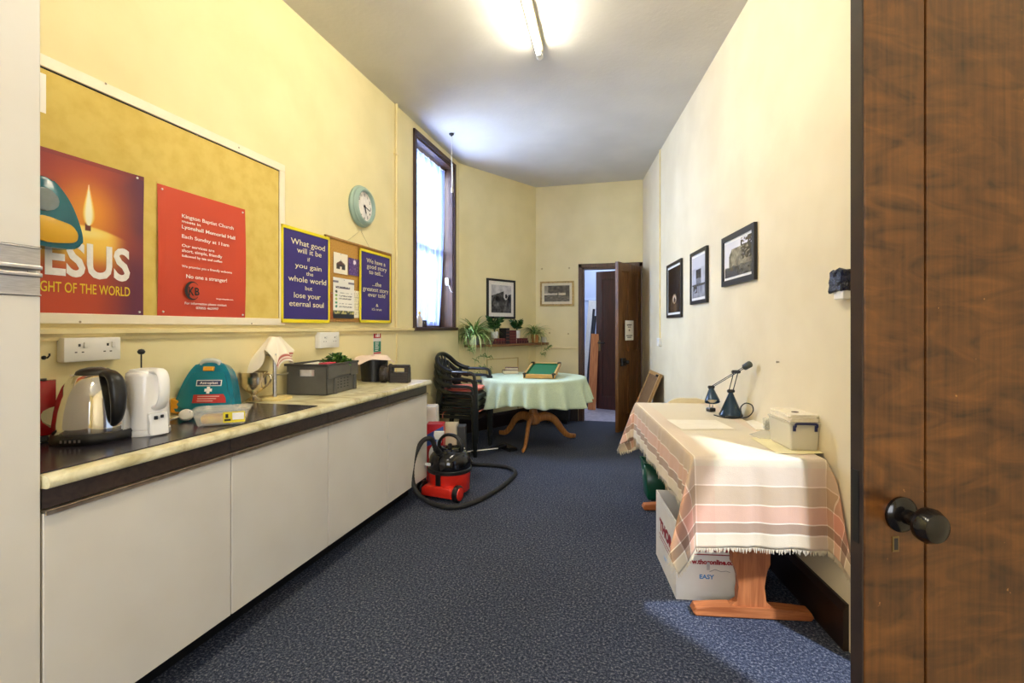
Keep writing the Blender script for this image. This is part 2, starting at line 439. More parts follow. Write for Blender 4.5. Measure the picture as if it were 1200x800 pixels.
# catch on the right jamb
p = XP(527, 330, -.04)
t = thing('curtain_tie', 'small white plastic holder with a cord on the right window jamb', 'holder', (-.06, WY1-.02, p.z), LROT)
B().box(-.03, 0, -.02, .02, -.045, .045, bev=.006).done('holder', M_WHITE, t)
B().tube([(-.02, -.02, -.045), (-.025, -.05, -.12), (-.005, -.07, -.13)], .0025).done('cord', M_WHITE, t)
# things on the sill
t = thing('bottle', 'small pale bottle with a yellow cap on the window sill', 'bottle', (-.035, WY0+.17, WZ0+.004))
B().lathe([(.03,0),(.032,.01),(.032,.09),(.012,.12),(.012,.13)], 16).done('body', plain('pale_bottle', S(225,214,200), rough=.3), t, smooth=50)
B().lathe([(.014,.13),(.014,.155),(.01,.16)], 12).done('cap', plain('yellow_cap', S(222,190,90), rough=.4), t, smooth=50)
t = thing('jar', 'little dark jar with a lid on the window sill', 'jar', (-.03, WY0+.27, WZ0+.004))
B().lathe([(.028,0),(.03,.01),(.03,.05),(.026,.055)], 16).done('body', plain('dark_jar', S(40,32,34), rough=.25), t, smooth=50)
B().lathe([(.03,.055),(.03,.068),(.028,.07)], 16).done('lid', M_BLACK, t, smooth=50)

# ------------------------------------------------------------------ far doorway
M_DOOR = wood('brown_varnished_door', S(72,44,20), S(128,86,44), rough=.35, scale=5)
dr = thing('door_1', 'brown panelled door standing open into the room in the far doorway', 'door', (0, 0, 0), 0, kind='structure')
b = B(); aw = .055
for x0, x1 in ((DX0-aw, DX0), (DX1, min(DX1+aw, RB.x-.005))): b.box(x0, x1, YB-.02, YB, 0, DZ+aw, bev=.004)
b.box(DX0-aw, min(DX1+aw, RB.x-.005), YB-.02, YB, DZ, DZ+aw, bev=.004)
b.box(DX0-.001, DX0+.018, YB, YB+.13, 0, DZ); b.box(DX1-.018, DX1+.001, YB, YB+.13, 0, DZ); b.box(DX0, DX1, YB, YB+.13, DZ-.018, DZ+.001)
b.done('door_frame', M_DKWOOD, dr)
hinge = Vector((DX1-.012, YB-.02, 0)); fe = DP(721, 400, 6.1); fe.z = 0
v = fe-hinge; LW = v.length
def panel_leaf(w, h, th, stiles, rails, mid, rec=.012):
    """door leaf in local x (0..w), y (0..th), z: frame members around recessed panels on both faces"""
    b = B()
    b.box(0, stiles, 0, th, 0, h); b.box(w-stiles, w, 0, th, 0, h)
    zs = [r for r in rails]
    for z0, z1 in rails: b.box(stiles, w-stiles, 0, th, z0, z1)
    for (a0, a1), (c0, c1) in zip(rails, rails[1:]):
        if mid: b.box(w/2-mid/2, w/2+mid/2, 0, th, a1, c0)
        b.box(stiles, w-stiles, rec, th-rec, a1, c0)
        xs = [(stiles, w/2-mid/2), (w/2+mid/2, w-stiles)] if mid else [(stiles, w-stiles)]
        for x0, x1 in xs:
            for yy, s in ((rec, -1), (th-rec, 1)):
                m = .012
                b.box(x0, x0+m, min(yy, yy+s*.007), max(yy, yy+s*.007), a1, c0); b.box(x1-m, x1, min(yy, yy+s*.007), max(yy, yy+s*.007), a1, c0)
                b.box(x0, x1, min(yy, yy+s*.007), max(yy, yy+s*.007), a1, a1+m); b.box(x0, x1, min(yy, yy+s*.007), max(yy, yy+s*.007), c0-m, c0)
    return b
DLH = 2.125
lf = panel_leaf(LW, DLH, .04, .10, [(0, .2), (.86, 1.0), (DLH-.1, DLH)], .08, .016).done('door_leaf', M_DOOR, dr)
la = math.atan2(v.y, v.x); lf.location = (hinge.x, hinge.y, .01); lf.rotation_euler = (0, 0, la)
# local +y of leaf points: rotate so that visible face (towards camera/left) is the one carrying the lock
nrm = Vector((-math.sin(la), math.cos(la), 0)); vis = -1 if nrm.dot(CAM-hinge) < 0 else 1
fy = 0 if vis < 0 else .04
def onleaf(px, py):
    p = hit(px, py, hinge+nrm*fy, nrm); return (p-hinge).dot(v.normalized()), p.z-.01
lx, lz = onleaf(729, 424)
B().box(lx-.055, lx+.055, min(fy, fy+vis*.03), max(fy, fy+vis*.03), lz-.05, lz+.05, bev=.005).done('rim_lock', M_BLACK, lf)
b = B(); b.lathe([(.012, .03), (.012, .05), (.026, .06), (.028, .075), (.018, .088), (0, .09)], 14, M=T(lx-.01, fy, lz) @ Rx(-PI/2 if vis > 0 else PI/2))
b.done('door_knob', M_BLACK, lf, smooth=40)
lx, lz = onleaf(737, 387)
nt_ = thing('notice', 'white paper notice pinned to the open far door', 'notice', hinge+v.normalized()*lx+nrm*(fy+vis*.004)+Vector((0, 0, lz+.01)), la + (0 if vis < 0 else PI))
def notice_c(u, vv):
    c = (238, 234, 222)
    for (z0, z1, x0, x1) in ((.74,.80,.2,.8), (.64,.70,.3,.7), (.47,.56,.42,.58), (.22,.27,.15,.85), (.13,.18,.25,.75)):
        if z0 < vv < z1 and x0 < u < x1 and ns(u, vv, 30, 2) > -.25: c = (90, 85, 80)
    return c
picture('sheet', .26, .255, notice_c, nt_, -.003, 30, 44)

# room beyond
M_BWALL = plain('pale_blue_wall', S(178,190,216), S(170,182,210), scale=3, rough=.8)
b = B(); y0, y1 = YB+.13, 9.6; x0, x1 = .55, 3.2
b.box(x0-.1, x0, y0, y1, 0, H); b.box(x1, x1+.1, y0, y1, 0, H); b.box(x0-.1, x1+.1, y1, y1+.1, 0, H)
struct(b.done('wall_beyond', M_BWALL), 'pale bluish walls of the room beyond the doorway', 'wall')
b = B(); b.box(x0, x1, YB+.06, y1, -.08, .0); struct(b.done('floor_beyond', plain('pale_lilac_lino', S(178,172,184), S(150,146,160), scale=14, rough=.6)), 'pale grey floor of the room beyond', 'floor')
b = B(); zr = DP(690, 349, 9.2).z; b.box(x0, x1, y1-.02, y1, zr-.03, zr, bev=.004); struct(b.done('trim_4', M_BWALL), 'pale rail on the wall of the room beyond', 'rail')
M_RDOOR = wood('red_brown_door', S(44,16,18), S(74,32,30), rough=.3)
d3 = thing('door_2', 'dark red-brown panelled door ajar in the room beyond', 'door', (0, 0, 0), 0, kind='structure')
pa = ZP(698.5, 478.5, .01); pb = DP(742, 400, 7.55); pb.z = 0.01; vd = pb-pa
lf2 = panel_leaf(vd.length, 2.2, .04, .10, [(0, .2), (2.08, 2.2)], 0).done('door_leaf', M_RDOOR, d3)
lf2.location = pa; lf2.rotation_euler = (0, 0, math.atan2(vd.y, vd.x))
B().box(.035, .075, -.008, 0, .93, 1.1, bev=.003).done('key_plate', plain('dull_brass', S(110,92,60), rough=.4), lf2)
B().tube([(.055, -.01, 1.06), (.055, -.05, 1.06), (.17, -.055, 1.06)], .011).done('door_handle', M_BLACK, lf2, smooth=50)
def lean(name, top, bot, w, th, mat, label, cat):
    """a board standing on the floor and leaning: top and bottom centre points of its front face"""
    d = (top-bot); L_ = d.length; z = d.normalized(); x = RT.copy(); x = (x-z*x.dot(z)).normalized(); y = z.cross(x)
    M = Matrix((x, y, z)).transposed().to_4x4(); M.translation = bot
    o = B().box(-w/2, w/2, 0, th, 0, L_, bev=.003).done(name, mat, M=M); return tag(o, label, cat)
def fl(px, d, z=0): p = DP(px, 400, d); p.z = z; return p
lean('board', DP(694.5, 352, 8.35), fl(684.5, 8.3, .002), .13, .02, plain('white_board', S(240,240,242), rough=.4), 'long white board leaning beyond the far doorway', 'board')
M_POLE = plain('dark_pole', S(44,46,54), rough=.4)
for k, (a, c, dd) in enumerate(((696.0, 686.0, 8.12), (697.6, 688.6, 8.04))):
    b = B(); p0, p1 = fl(c, dd, .012), DP(a, 362+8*k, dd); b.tube([p0, p1], .02, 8)
    tag(b.done('pole', M_POLE), ('dark pole leaning next to the white board beyond the doorway', 'dark pole leaning between the other pole and the orange plank')[k], 'pole', 'poles beyond the doorway')
lean('plank', DP(697.5, 391, 7.86), fl(693.5, 7.80, .003), .125, .03, wood('orange_pine', S(176,104,60), S(206,136,84), rough=.5), 'orange-brown wooden plank leaning against the red-brown door', 'plank')

# ------------------------------------------------------------------ near brown door (hinged on the right wall, opened square across the view)
M_NDOOR_n = None
def near_door_mat():
    m, nt, b = nodes('grained_varnish'); N = nt.nodes; L = nt.links; setv(b, rough=.32, coat=.2)
    tc = N.new('ShaderNodeTexCoord'); mp = N.new('ShaderNodeMapping'); mp.inputs['Scale'].default_value = (3.2, 3, 9)
    L.new(tc.outputs['Object'], mp.inputs[0])
    n1 = N.new('ShaderNodeTexNoise'); n1.inputs['Scale'].default_value = 2.6; n1.inputs['Detail'].default_value = 4; n1.inputs['Distortion'].default_value = 1.6
    L.new(mp.outputs[0], n1.inputs['Vector'])
    mp2 = N.new('ShaderNodeMapping'); mp2.inputs['Scale'].default_value = (60, 10, 2.5); L.new(tc.outputs['Object'], mp2.inputs[0])
    n2 = N.new('ShaderNodeTexNoise'); n2.inputs['Scale'].default_value = 2; n2.inputs['Detail'].default_value = 5; L.new(mp2.outputs[0], n2.inputs['Vector'])
    ad = N.new('ShaderNodeMath'); ad.operation = 'MULTIPLY_ADD'; ad.inputs[1].default_value = .35; L.new(n2.outputs['Fac'], ad.inputs[0])
    sc = N.new('ShaderNodeMath'); sc.operation = 'MULTIPLY'; sc.inputs[1].default_value = .65; L.new(n1.outputs['Fac'], sc.inputs[0]); L.new(sc.outputs[0], ad.inputs[2])
    cr = N.new('ShaderNodeValToRGB'); e = cr.color_ramp.elements
    e[0].position = .32; e[0].color = S(42,20,8); e[1].position = .68; e[1].color = S(108,66,26)
    L.new(ad.outputs[0], cr.inputs[0])
    # pale chips and scratches
    n3 = N.new('ShaderNodeTexNoise'); n3.inputs['Scale'].default_value = 60; n3.inputs['Detail'].default_value = 2; L.new(tc.outputs['Object'], n3.inputs['Vector'])
    c3 = N.new('ShaderNodeValToRGB'); c3.color_ramp.elements[0].position = .74; c3.color_ramp.elements[1].position = .78; L.new(n3.outputs['Fac'], c3.inputs[0])
    mx = N.new('ShaderNodeMix'); mx.data_type = 'RGBA'; L.new(c3.outputs[0], mx.inputs[0]); L.new(cr.outputs[0], mx.inputs[6]); mx.inputs[7].default_value = S(150,110,60)
    L.new(mx.outputs[2], b.inputs['Base Color']); return m
M_ND = near_door_mat()
d2 = thing('door_3', 'brown grained door with a black knob standing open at the right edge', 'door', (0, 0, 0), 0, kind='structure')
hg = onR(S_J0-.01, .012); fe2 = DP(1013, 400, .80); fe2.z = 0; hg.z = 0
vv = fe2-hg; LW2 = vv.length; a2 = math.atan2(vv.y, vv.x)
TH2 = .022; M_EDGE = plain('chipped_dark_edge', S(46,34,30), S(34,26,26), scale=14, rough=.4)
# local x: hinge -> free edge, +y away from the camera or towards?
n2 = Vector((-math.sin(a2), math.cos(a2), 0)); sgn = 1 if n2.dot(CAM-hg) > 0 else -1
b = B(); st = .112; g = .006

def bx(b, x0, x1, ya, yb, z0, z1, **k): b.box(x0, x1, min(ya, yb), max(ya, yb), z0, z1, **k)
bx(b, LW2-st, LW2, 0, -.026*sgn, .01, 2.06, bev=.002); bx(b, 0, st, 0, -.026*sgn, .01, 2.06, bev=.002)
bx(b, st, LW2-st, 0, -.026*sgn, .01, .2); bx(b, st, LW2-st, 0, -.026*sgn, 1.96, 2.06)
bx(b, st, LW2-st, -.016*sgn, -.022*sgn, .2, 1.96)
bx(b, st+.006, LW2-st-.006, -.002*sgn, -.0155*sgn, .206, 1.954, bev=.0015)
lf3 = b.done('door_leaf', M_ND, d2); lf3.location = hg; lf3.rotation_euler = (0, 0, a2)
b = B(); bx(b, LW2, LW2+.003, -.0015*sgn, -.0245*sgn, .01, 2.06); b.done('leaf_edge', M_EDGE, lf3)
def onnear(px, py):
    p = hit(px, py, hg, n2); return (p-hg).dot(vv.normalized()), p.z
kx, kz = onnear(1055, 602)
b = B(); KM = T(kx, 0, kz) @ (Rx(-PI/2) if sgn > 0 else Rx(PI/2))
b.lathe([(.029, 0), (.029, .005), (.024, .010), (.012, .012), (.011, .026), (.017, .032), (.0265, .042), (.0275, .052), (.022, .063), (.010, .068), (0, .069)], 28, M=KM)
b.done('door_knob', plain('black_bakelite', S(16,13,12), S(10,8,8), rough=.18), lf3, smooth=40)
hx, hz = onnear(1049, 637)
b = B(); bx(b, hx-.006, hx+.006, .0018*sgn, 0, hz-.013, hz+.013, bev=.001); kh = b.done('keyhole', plain('worn_brass', S(120,100,60), rough=.4, metal=.6), lf3)
b = B(); bx(b, hx-.0035, hx+.0035, .0022*sgn, 0, hz-.009, hz+.010); b.done('keyhole_slot', M_INK, kh)
b = B(); zl = DP(1006, 610, .8).z; bx(b, LW2+.003, LW2+.0045, -.007*sgn, -.019*sgn, zl-.04, zl+.08); b.done('lock_plate', M_BLACK, lf3)
# casing of the doorway it closes
b = B()
for s0, s1 in ((S_J0-.07, S_J0), (S_J1, S_J1+.07)):
    for q in (0,):
        pass
dc = thing('door_4', 'dark painted casing of the doorway hidden behind the near door', 'door frame', onR(0), RROT, kind='structure')
b = B(); b.box(-S_J1-.02, -S_J1, -.010, 0, 0, 2.17); b.box(-S_J0, -S_J0+.07, -.018, 0, 0, 2.17); b.box(-S_J1-.02, -S_J0+.07, -.010, 0, 2.10, 2.17)
b.box(-S_J1, -S_J1+.015, 0, .16, 0, 2.1); b.box(-S_J0-.015, -S_J0, 0, .16, 0, 2.1)
b.done('casing', M_DKWOOD, dc)
# ------------------------------------------------------------------ kitchen units along the left wall
XD = .53; XW_ = .555; ZT = .90
M_CAB = plain('cream_laminate', S(216,211,200), S(212,206,194), scale=4, rough=.4)
M_FASC = wood('dark_brown_fascia', S(42,32,28), S(66,52,44), axis=1, scale=4, rough=.35)
M_GOLD = plain('bronze_strip', (.48,.40,.30,1), (.36,.29,.21,1), scale=30, rough=.3, metal=.9)
def cy(px): return XP(px, 500, XD).y
ys = [cy(49.6), cy(271), cy(385), cy(455), cy(500.5)]
ZDB, ZDT = .150, .795
names = ['cream base cabinet nearest the camera under the kettles', 'second cream base cabinet, below the plastic tub and trophy cup',
         'third cream base cabinet, below the grey crate', 'last cream base cabinet, at the worktop end by the vacuum cleaner']
for i in range(4):
    a, c = ys[i], ys[i+1]; w = c-a
    t = thing('base_cabinet', names[i], 'cabinet', (0, a, 0), LROT, 'cream base cabinets under the worktop')
    b = B()                                            # local x along wall, -y out of the wall
    for x0, x1 in ((.001, .019), (w-.019, w-.001)): b.box(x0, x1, -XD+.02, -.02, ZDB+.002, .864)
    b.box(.019, w-.019, -XD+.02, -.02, ZDB+.002, ZDB+.02); b.box(.019, w-.019, -.03, -.02, .13, .864); b.box(.019, w-.019, -XD+.02, -XD+.04, .80, .864)
    b.done('body', M_CAB, t)
    d = B(); d.box(.0025, w-.0025, -XD, -XD+.018, ZDB, ZDT, bev=.0025); d = d.done('door', M_CAB, t)
    f = B(); f.box(.0015, w-.0015, -XD+.004, -XD+.019, ZDT+.012, .864, bev=.001); f.done('fascia', M_FASC, t)
    f = B(); f.box(.0015, w-.0015, -XD-.012, -XD+.02, ZDT+.0025, ZDT+.010, bev=.002); f.box(.0015, w-.0015, -XD-.012, -XD-.008, ZDT-.004, ZDT+.008, bev=.0015)
    f.done('handle_rail', M_GOLD, t)
YEND = XP(506, 448, XW_).y
b = B(); b.box(.34, .374, ys[0], ys[-1]-.01, 0, ZDB+.0015)
tag(b.done('plinth', plain('black_plinth', S(20,19,20), S(14,14,15), scale=6, rough=.45)), 'black kick board under the cream base cabinets', 'plinth')
def marble():
    m, nt, bs = nodes('marbled_laminate'); N = nt.nodes; L = nt.links; setv(bs, rough=.28)
    tc = N.new('ShaderNodeTexCoord'); n1 = N.new('ShaderNodeTexNoise'); n1.inputs['Scale'].default_value = 7; n1.inputs['Detail'].default_value = 8; n1.inputs['Distortion'].default_value = 1.4; n1.inputs['Roughness'].default_value = .6
    L.new(tc.outputs['Object'], n1.inputs['Vector']); cr = N.new('ShaderNodeValToRGB'); e = cr.color_ramp.elements
    e[0].position = .34; e[0].color = S(172,158,112); e[1].position = .62; e[1].color = S(228,222,188); x = e.new(.48); x.color = S(206,196,152)
    L.new(n1.outputs['Fac'], cr.inputs[0]); L.new(cr.outputs[0], bs.inputs['Base Color']); return m
b = B(); yw0 = ys[0]+.002
b.prism([(.002, .865), (XW_-.012, .865), (XW_-.004, .868), (XW_, .875), (XW_, .886), (XW_-.005, .896), (XW_-.014, ZT), (.002, ZT)], yw0, YEND)
tag(b.done('worktop', marble(), smooth=30), 'long cream marbled worktop with a rounded front edge', 'worktop')
# dark mat / surface saver
q = [ZP(370, 476, ZT), ZP(318, 471.5, ZT)]
b = B(); b.box(.085, .505, yw0+.005, q[0].y, ZT+.0004, ZT+.0046, bev=.0015)
tag(b.done('worktop_mat', wood('dark_slate_mat', S(30,26,32), S(52,46,54), axis=1, scale=3, rough=.22)), 'dark glossy mat lying on the near half of the worktop', 'mat')
ZM = ZT+.005

# tall cupboard at the left edge
TC = 2.42; y1 = ys[0]-.003; w = .6; y0 = y1-w
t = thing('tall_cupboard', 'tall cream cupboard at the left edge with metal grip rails', 'cupboard', (0, y0, 0), LROT)
zu = XP(30, 289, XD).z; zl_ = XP(30, 345, XD).z
b = B(); b.box(0, .018, -XD+.02, -.002, 0, TC); b.box(w-.018, w, -XD+.02, -.002, 0, TC); b.box(.018, w-.018, -XD+.02, -.002, .0, .12); b.box(.018, w-.018, -XD+.02, -.002, TC-.018, TC); b.box(.018, w-.018, -.012, -.002, .12, TC-.018)
b.box(.018, w-.018, -XD+.022, -XD+.04, zl_, zu)
b.done('body', M_CAB, t)
for z0, z1 in ((.13, zl_-.003), (zu+.003, TC)):
    d = B(); d.box(.002, w-.001, -XD, -XD+.018, z0, z1, bev=.0025); d = d.done('door', M_CAB, t)
    h = B()
    zm_ = (zu+zl_)/2
    a0, a1 = (zl_-.002, zm_-.004) if z0 < 1 else (zm_+.004, zu+.002)
    h.box(.002, w-.001, -XD+.002, -XD+.016, a0, a1)
    e0, e1 = (a1-.012, a1) if z0 < 1 else (a0, a0+.012)
    h.box(.002, w-.001, -XD-.010, -XD+.004, e0, e1, bev=.003)
    e0, e1 = (a0, a0+.004) if z0 < 1 else (a1-.004, a1)
    h.box(.002, w-.001, -XD-.004, -XD+.004, e0, e1, bev=.001)
    h.done('grip_rail', M_ALU, d)

# ------------------------------------------------------------------ left wall: boards, posters, clock
def on_left(name, label, cat, xl, ytl, ybl, xr, ytr, ybr, off=0.0, group=None):
    c, w, h = wrect(XP, xl, ytl, ybl, xr, ytr, ybr, off)
    return thing(name, label, cat, (off, c.y, c.z), LROT, group), w, h
# big pin board
c1 = XP(331, 194); c2 = XP(333, 382.5); ztop, zbot = c1.z, 1.325
yL = ys[0]+.004; yR = c1.y
t = thing('notice_board', 'long pale pinboard with a white painted frame above the worktop', 'notice board', (0, yL, 0), LROT)
fw = .045; W_ = yR-yL
fab = plain('hessian_board', S(218,192,104), S(208,178,88), scale=14, bump=.12, bscale=300, rough=.9, lo=.3, hi=.6)
b = B(); b.box(fw, W_-fw, -.012, -.002, zbot+fw*.9, ztop-fw); b.done('pin_surface', fab, t)
b = B(); fy_ = -.02
b.box(0, W_, fy_, 0, ztop-fw, ztop, bev=.003); b.box(0, W_, fy_, 0, zbot, zbot+fw*.9, bev=.003); b.box(0, fw, fy_, 0, zbot+fw*.9, ztop-fw); b.box(W_-fw, W_, fy_, 0, zbot+fw*.9, ztop-fw, bev=.003)
b.done('frame', plain('white_gloss_frame', S(243,232,206), S(238,226,196), scale=10, rough=.4), t)
b = B(); b.box(fw, W_-fw, -.0125, -.0115, ztop-fw-.006, ztop-fw); b.box(W_-fw-.003, W_-fw, -.0125, -.0115, zbot+fw, ztop-fw); b.done('gap', M_BLACKM, t)
for px, py in ((124, 98), (231, 158), (280, 173), (295, 379), (94, 377)):
    p = XP(px, py, .02); b = B(); b.lathe([(.005, 0), (.004, .0015)], 10, M=T(p.y-yL, -.0195, p.z) @ Rx(PI/2)); b.done('screw_head', plain('dull_screw', S(150,135,110), rough=.4), t)
OB = .014                                    # posters lie on the pin surface
# candle poster
pr = XP(168, 207, OB); pb_ = XP(168, 369, OB)
zt_, zb_ = (XP(49, 172, OB).z+XP(168, 207, OB).z)/2, (XP(168, 369, OB).z+XP(60, 368, OB).z)/2
ph = zt_-zb_; pw = ph*.98; py_ = pr.y-pw/2
t = thing('poster', 'red poster with a lit candle and large white lettering', 'poster', (OB, py_, (zt_+zb_)/2), LROT)
def cand(u, v):
    c = mix((176, 62, 30), (138, 30, 34), sm(.2, .9, v)); c = mix(c, (74, 24, 66), sm(.62, 1.05, u))
    c = mix(c, (200, 70, 26), .55*sm(.5, 0, v)*sm(.8, .2, u))
    n = ns(u, v, 3.2, 1); c = mix(c, (190, 70, 40), max(0, n)*.7)
    d = math.hypot((u-.63)*1.0, (v-.66)*.9); c = mix(c, (255, 196, 50), math.exp(-(d/.17)**2)*.95); c = mix(c, (225, 120, 30), math.exp(-(d/.3)**2)*.5)
    # candle body
    top = .52+.05*math.cos((u-.60)*6)
    if v < top+.01 and .2 < u < .90:
        e = sm(.90, .74, u)*sm(.2, .35, u)*sm(top+.01, top-.005, v); c = mix(c, mix((212, 150, 40), (255, 216, 90), sm(.25, .5, v)), e*.92*sm(.24, .40, v))
    q = ((u-.62)/.17)**2+((v-.53)/.045)**2
    if q < 1: c = mix(c, (255, 236, 150), .8*(1-q))
    # wick and flame
    if abs(u-.625) < .016 and .54 < v < .60: c = (110, 40, 20)
    fv = (v-.575)/.27
    if 0 < fv < 1:
        hw = .036*math.sin(PI*min(1, fv**.62))*(1.1-.5*fv)
        c = mix(c, mix((255, 250, 220), (255, 214, 90), sm(.4, 1, abs(u-.63)/max(hw, 1e-4))), sm(hw+.006, hw-.004, abs(u-.63)))
    if v > .97: c = mix(c, (120, 36, 40), .5)
    return c
picture('print', pw, ph, cand, t, 0, 200, 200, bend=lambda u, v: -.004*sm(.9, 1, u)*sm(.6, 1, v))
M_PW = plain('poster_white', S(250,246,240), rough=.5); M_PY = plain('poster_yellow', S(236,206,40), rough=.5)
xr = pw/2
def lx(px): return XP(px, 300, OB).y-py_
zc = (zt_+zb_)/2
def lz(px, py): return XP(px, py, OB).z-zc
zj = XP(144, 328, OB).z-zc; zj2 = XP(144, 290.5, OB).z-zc
lab(text([('JESUS', lx(152), zj, zj2-zj, (lx(152)-lx(47)+.10)*.87, 'R', .028)], M_PW, t, -.0015), 'large white lettering')
z1_, z2_ = XP(150, 347, OB).z-zc, XP(150, 336, OB).z-zc
lab(text([('LIGHT OF THE WORLD', lx(152), z1_, (z2_-z1_), (lx(152)-lx(49)+.085)*.865, 'R', .008)], M_PY, t, -.0015), 'yellow lettering')
for px, py in ((160.5, 208.5), (163, 365.5)):
    p = XP(px, py, OB); b = B(); b.lathe([(.005, 0), (.0045, .003), (0, .004)], 10, M=T(p.y-py_, -.001, p.z-zc) @ Rx(PI/2)); b.done('drawing_pin', M_WHITE, t, smooth=40)

# orange-red church poster
t, w, h = on_left('poster', 'orange-red poster with white service details and a black monogram', 'poster', 184, 214, 370, 287, 246, 373, OB)
def redp(u, v): return mix((200, 68, 34), (184, 54, 30), sm(.5, 0, v)*.6+.1*ns(u, v, 4))
picture('print', w, h, redp, t, -.001, 24, 24, bend=lambda u, v: -.006*abs(math.sin(v*PI))*sm(.85, 1, u)-.006*sm(.12, 0, u)*math.sin(v*PI))
L_ = -w*.27; k = h
text([('Kington Baptist Church', L_, h*.285, h*.030, w*.60, 'L', .012), ('meets in', L_, h*.247, h*.022, w*.20, 'L', .012), ('Lyonshall Memorial Hall', L_, h*.20, h*.030, w*.62, 'L', .012),
      ('Each Sunday at 11am', L_, h*.125, h*.029, w*.54, 'L', .012), ('Our services are', L_, h*.055, h*.023, w*.36, 'L', .012), ('short, simple, friendly', L_, h*.015, h*.025, w*.455, 'L', .012), ('followed by tea and coffee', L_, -h*.025, h*.02, w*.455, 'L', .012),
      ('We promise you a friendly welcome', 0.02*w, -h*.108, h*.02, w*.58, 'C', .01), ('No one a stranger!', .01*w, -h*.190, h*.032, w*.47, 'C', .012),
      ('kingtonbaptist.com', w*.22, -h*.345, h*.013, w*.21, 'C', .01), ('For information please contact', 0, -h*.40, h*.02, w*.48, 'C', .01), ('07855 463997', .01*w, -h*.435, h*.02, w*.26, 'C', .01)], M_PW, t, -.0085)
b = B(); R_ = h*.076; cx, cz = -w*.16, -h*.288
a = ell(cx, cz, R_*.92, R_, 24, R(40), R(320)); c = ell(cx+R_*.16, cz, R_*.70, R_*.86, 24, R(45), R(315))
for i in range(23): b.poly([(a[i][0], -.0085, a[i][1]), (a[i+1][0], -.0085, a[i+1][1]), (c[i+1][0], -.0085, c[i+1][1]), (c[i][0], -.0085, c[i][1])])
b.done('monogram_ring', M_INK, t)
lab(text([('K', cx-.005, cz-R_*.5, R_*.95, R_*.66, 'C', .02), ('B', cx+R_*.58, cz-R_*.45, R_*.85, R_*.56, 'C', .02)], M_INK, t, -.009, 'monogram'), 'black K and B letters')
for x, z in ((-.46, .465), (.46, .465), (-.45, -.465), (.46, -.47)): b = B(); b.lathe([(.005, 0), (.0045, .003), (0, .004)], 10, M=T(x*w, -.004, z*h) @ Rx(PI/2)); b.done('drawing_pin', M_WHITE, t, smooth=40)

# framed purple posters
M_PUR = plain('purple_paper', S(52,38,116), S(48,34,108), scale=3, rough=.45); M_YF = plain('bright_yellow_frame', S(240,222,20), S(232,212,16), scale=6, rough=.4)
M_PT = plain('poster_cream_text', S(246,238,190), rough=.5)
def purple(label, quad, lines, off, serif=False):
    t, w, h = on_left('poster', label, 'poster', *quad, off, group='purple posters in yellow frames')
    B().box(-w/2+.006, w/2-.006, .0, .006, -h/2+.006, h/2-.006).done('panel', M_PUR, t)
    b = B(); f = .02
    b.box(-w/2, w/2, -.005, .008, h/2-f, h/2, bev=.002); b.box(-w/2, w/2, -.005, .008, -h/2, -h/2+f*1.15, bev=.002)
    b.box(-w/2, -w/2+.012, -.005, .008, -h/2, h/2, bev=.002); b.box(w/2-.014, w/2, -.005, .008, -h/2, h/2, bev=.002)
    b.done('frame', M_YF, t)
    text([(s, x*w, z*h, c*h*1.22, ww*w, 'C', .002) for s, x, z, c, ww in lines], M_PT, t, -.0015)
    return t
purple('larger purple poster in a yellow frame, left of the corkboard', (330, 262, 378, 386, 278, 378.5),
    [('What good', .03, .325, .052, .72), ('will it be', .05, .245, .05, .52), ('if', .03, .17, .036, .05), ('you gain', .03, .085, .045, .56), ('the', .05, .015, .036, .15), ('whole world', .02, -.065, .052, .80), ('but', .03, -.145, .038, .15), ('lose your', .01, -.235, .05, .56), ('eternal soul', .0, -.325, .05, .72)], .024)
# corkboard hung from a nail
t, w, h = on_left('corkboard', 'small cork pinboard in a wooden frame hung by string from a nail', 'pinboard', 381, 275, 377, 458, 297, 378, .012)
B().box(-w/2, w/2, -.0, .008, -h/2, h/2).done('cork', plain('cork', S(196,150,72), S(176,128,56), scale=120, rough=.9), t)
b = B(); f = .016; b.box(-w/2, w/2, -.01, .01, h/2-f, h/2, bev=.003); b.box(-w/2, w/2, -.01, .01, -h/2, -h/2+f, bev=.003); b.box(-w/2, -w/2+f, -.01, .01, -h/2, h/2, bev=.003); b.box(w/2-f, w/2, -.01, .01, -h/2, h/2, bev=.003)
b.done('frame', wood('pine_frame', S(150,104,48), S(184,138,70), rough=.45), t)
p = XP(422.5, 270, .012); px_ = p.y-t.location.y; pz = p.z-t.location.z
B().tube([(px_-.20, .004, h/2-.012), (px_, .0, pz), (px_+.16, .004, h/2-.015)], .0014, 6).done('string', plain('string', S(206,196,160), rough=.9), t)
B().tube([(px_, .012, pz+.001), (px_, -.010, pz+.006)], .0028, 8).done('nail', M_ALU, t)
OC = .020
purple('smaller purple poster in a yellow frame, over the right of the corkboard', (422, 290, 378, 457.5, 301, 378.5),
    [('We have a', .0, .33, .052, .62), ('good story', .03, .255, .052, .66), ('to tell...', .0, .18, .05, .46), ('...the', .02, .02, .052, .30), ('greatest story', .0, -.06, .052, .84), ('ever told', .02, -.135, .052, .56), ('&', .03, -.27, .036, .08), ("it's true", .02, -.325, .032, .32)], .032)
def card(nm, label, cat, quad, fn, off=OC, tilt=0, nx=24, nz=30):
    t, w, h = on_left(nm, label, cat, *quad, off); picture('sheet', w, h, fn, t, 0, nx, nz)
    b = B(); b.lathe([(.0035, 0), (.003, .003), (0, .004)], 8, M=T(0, -.0005, h*.46) @ Rx(PI/2)); b.done('pin', M_ALU, t); return t
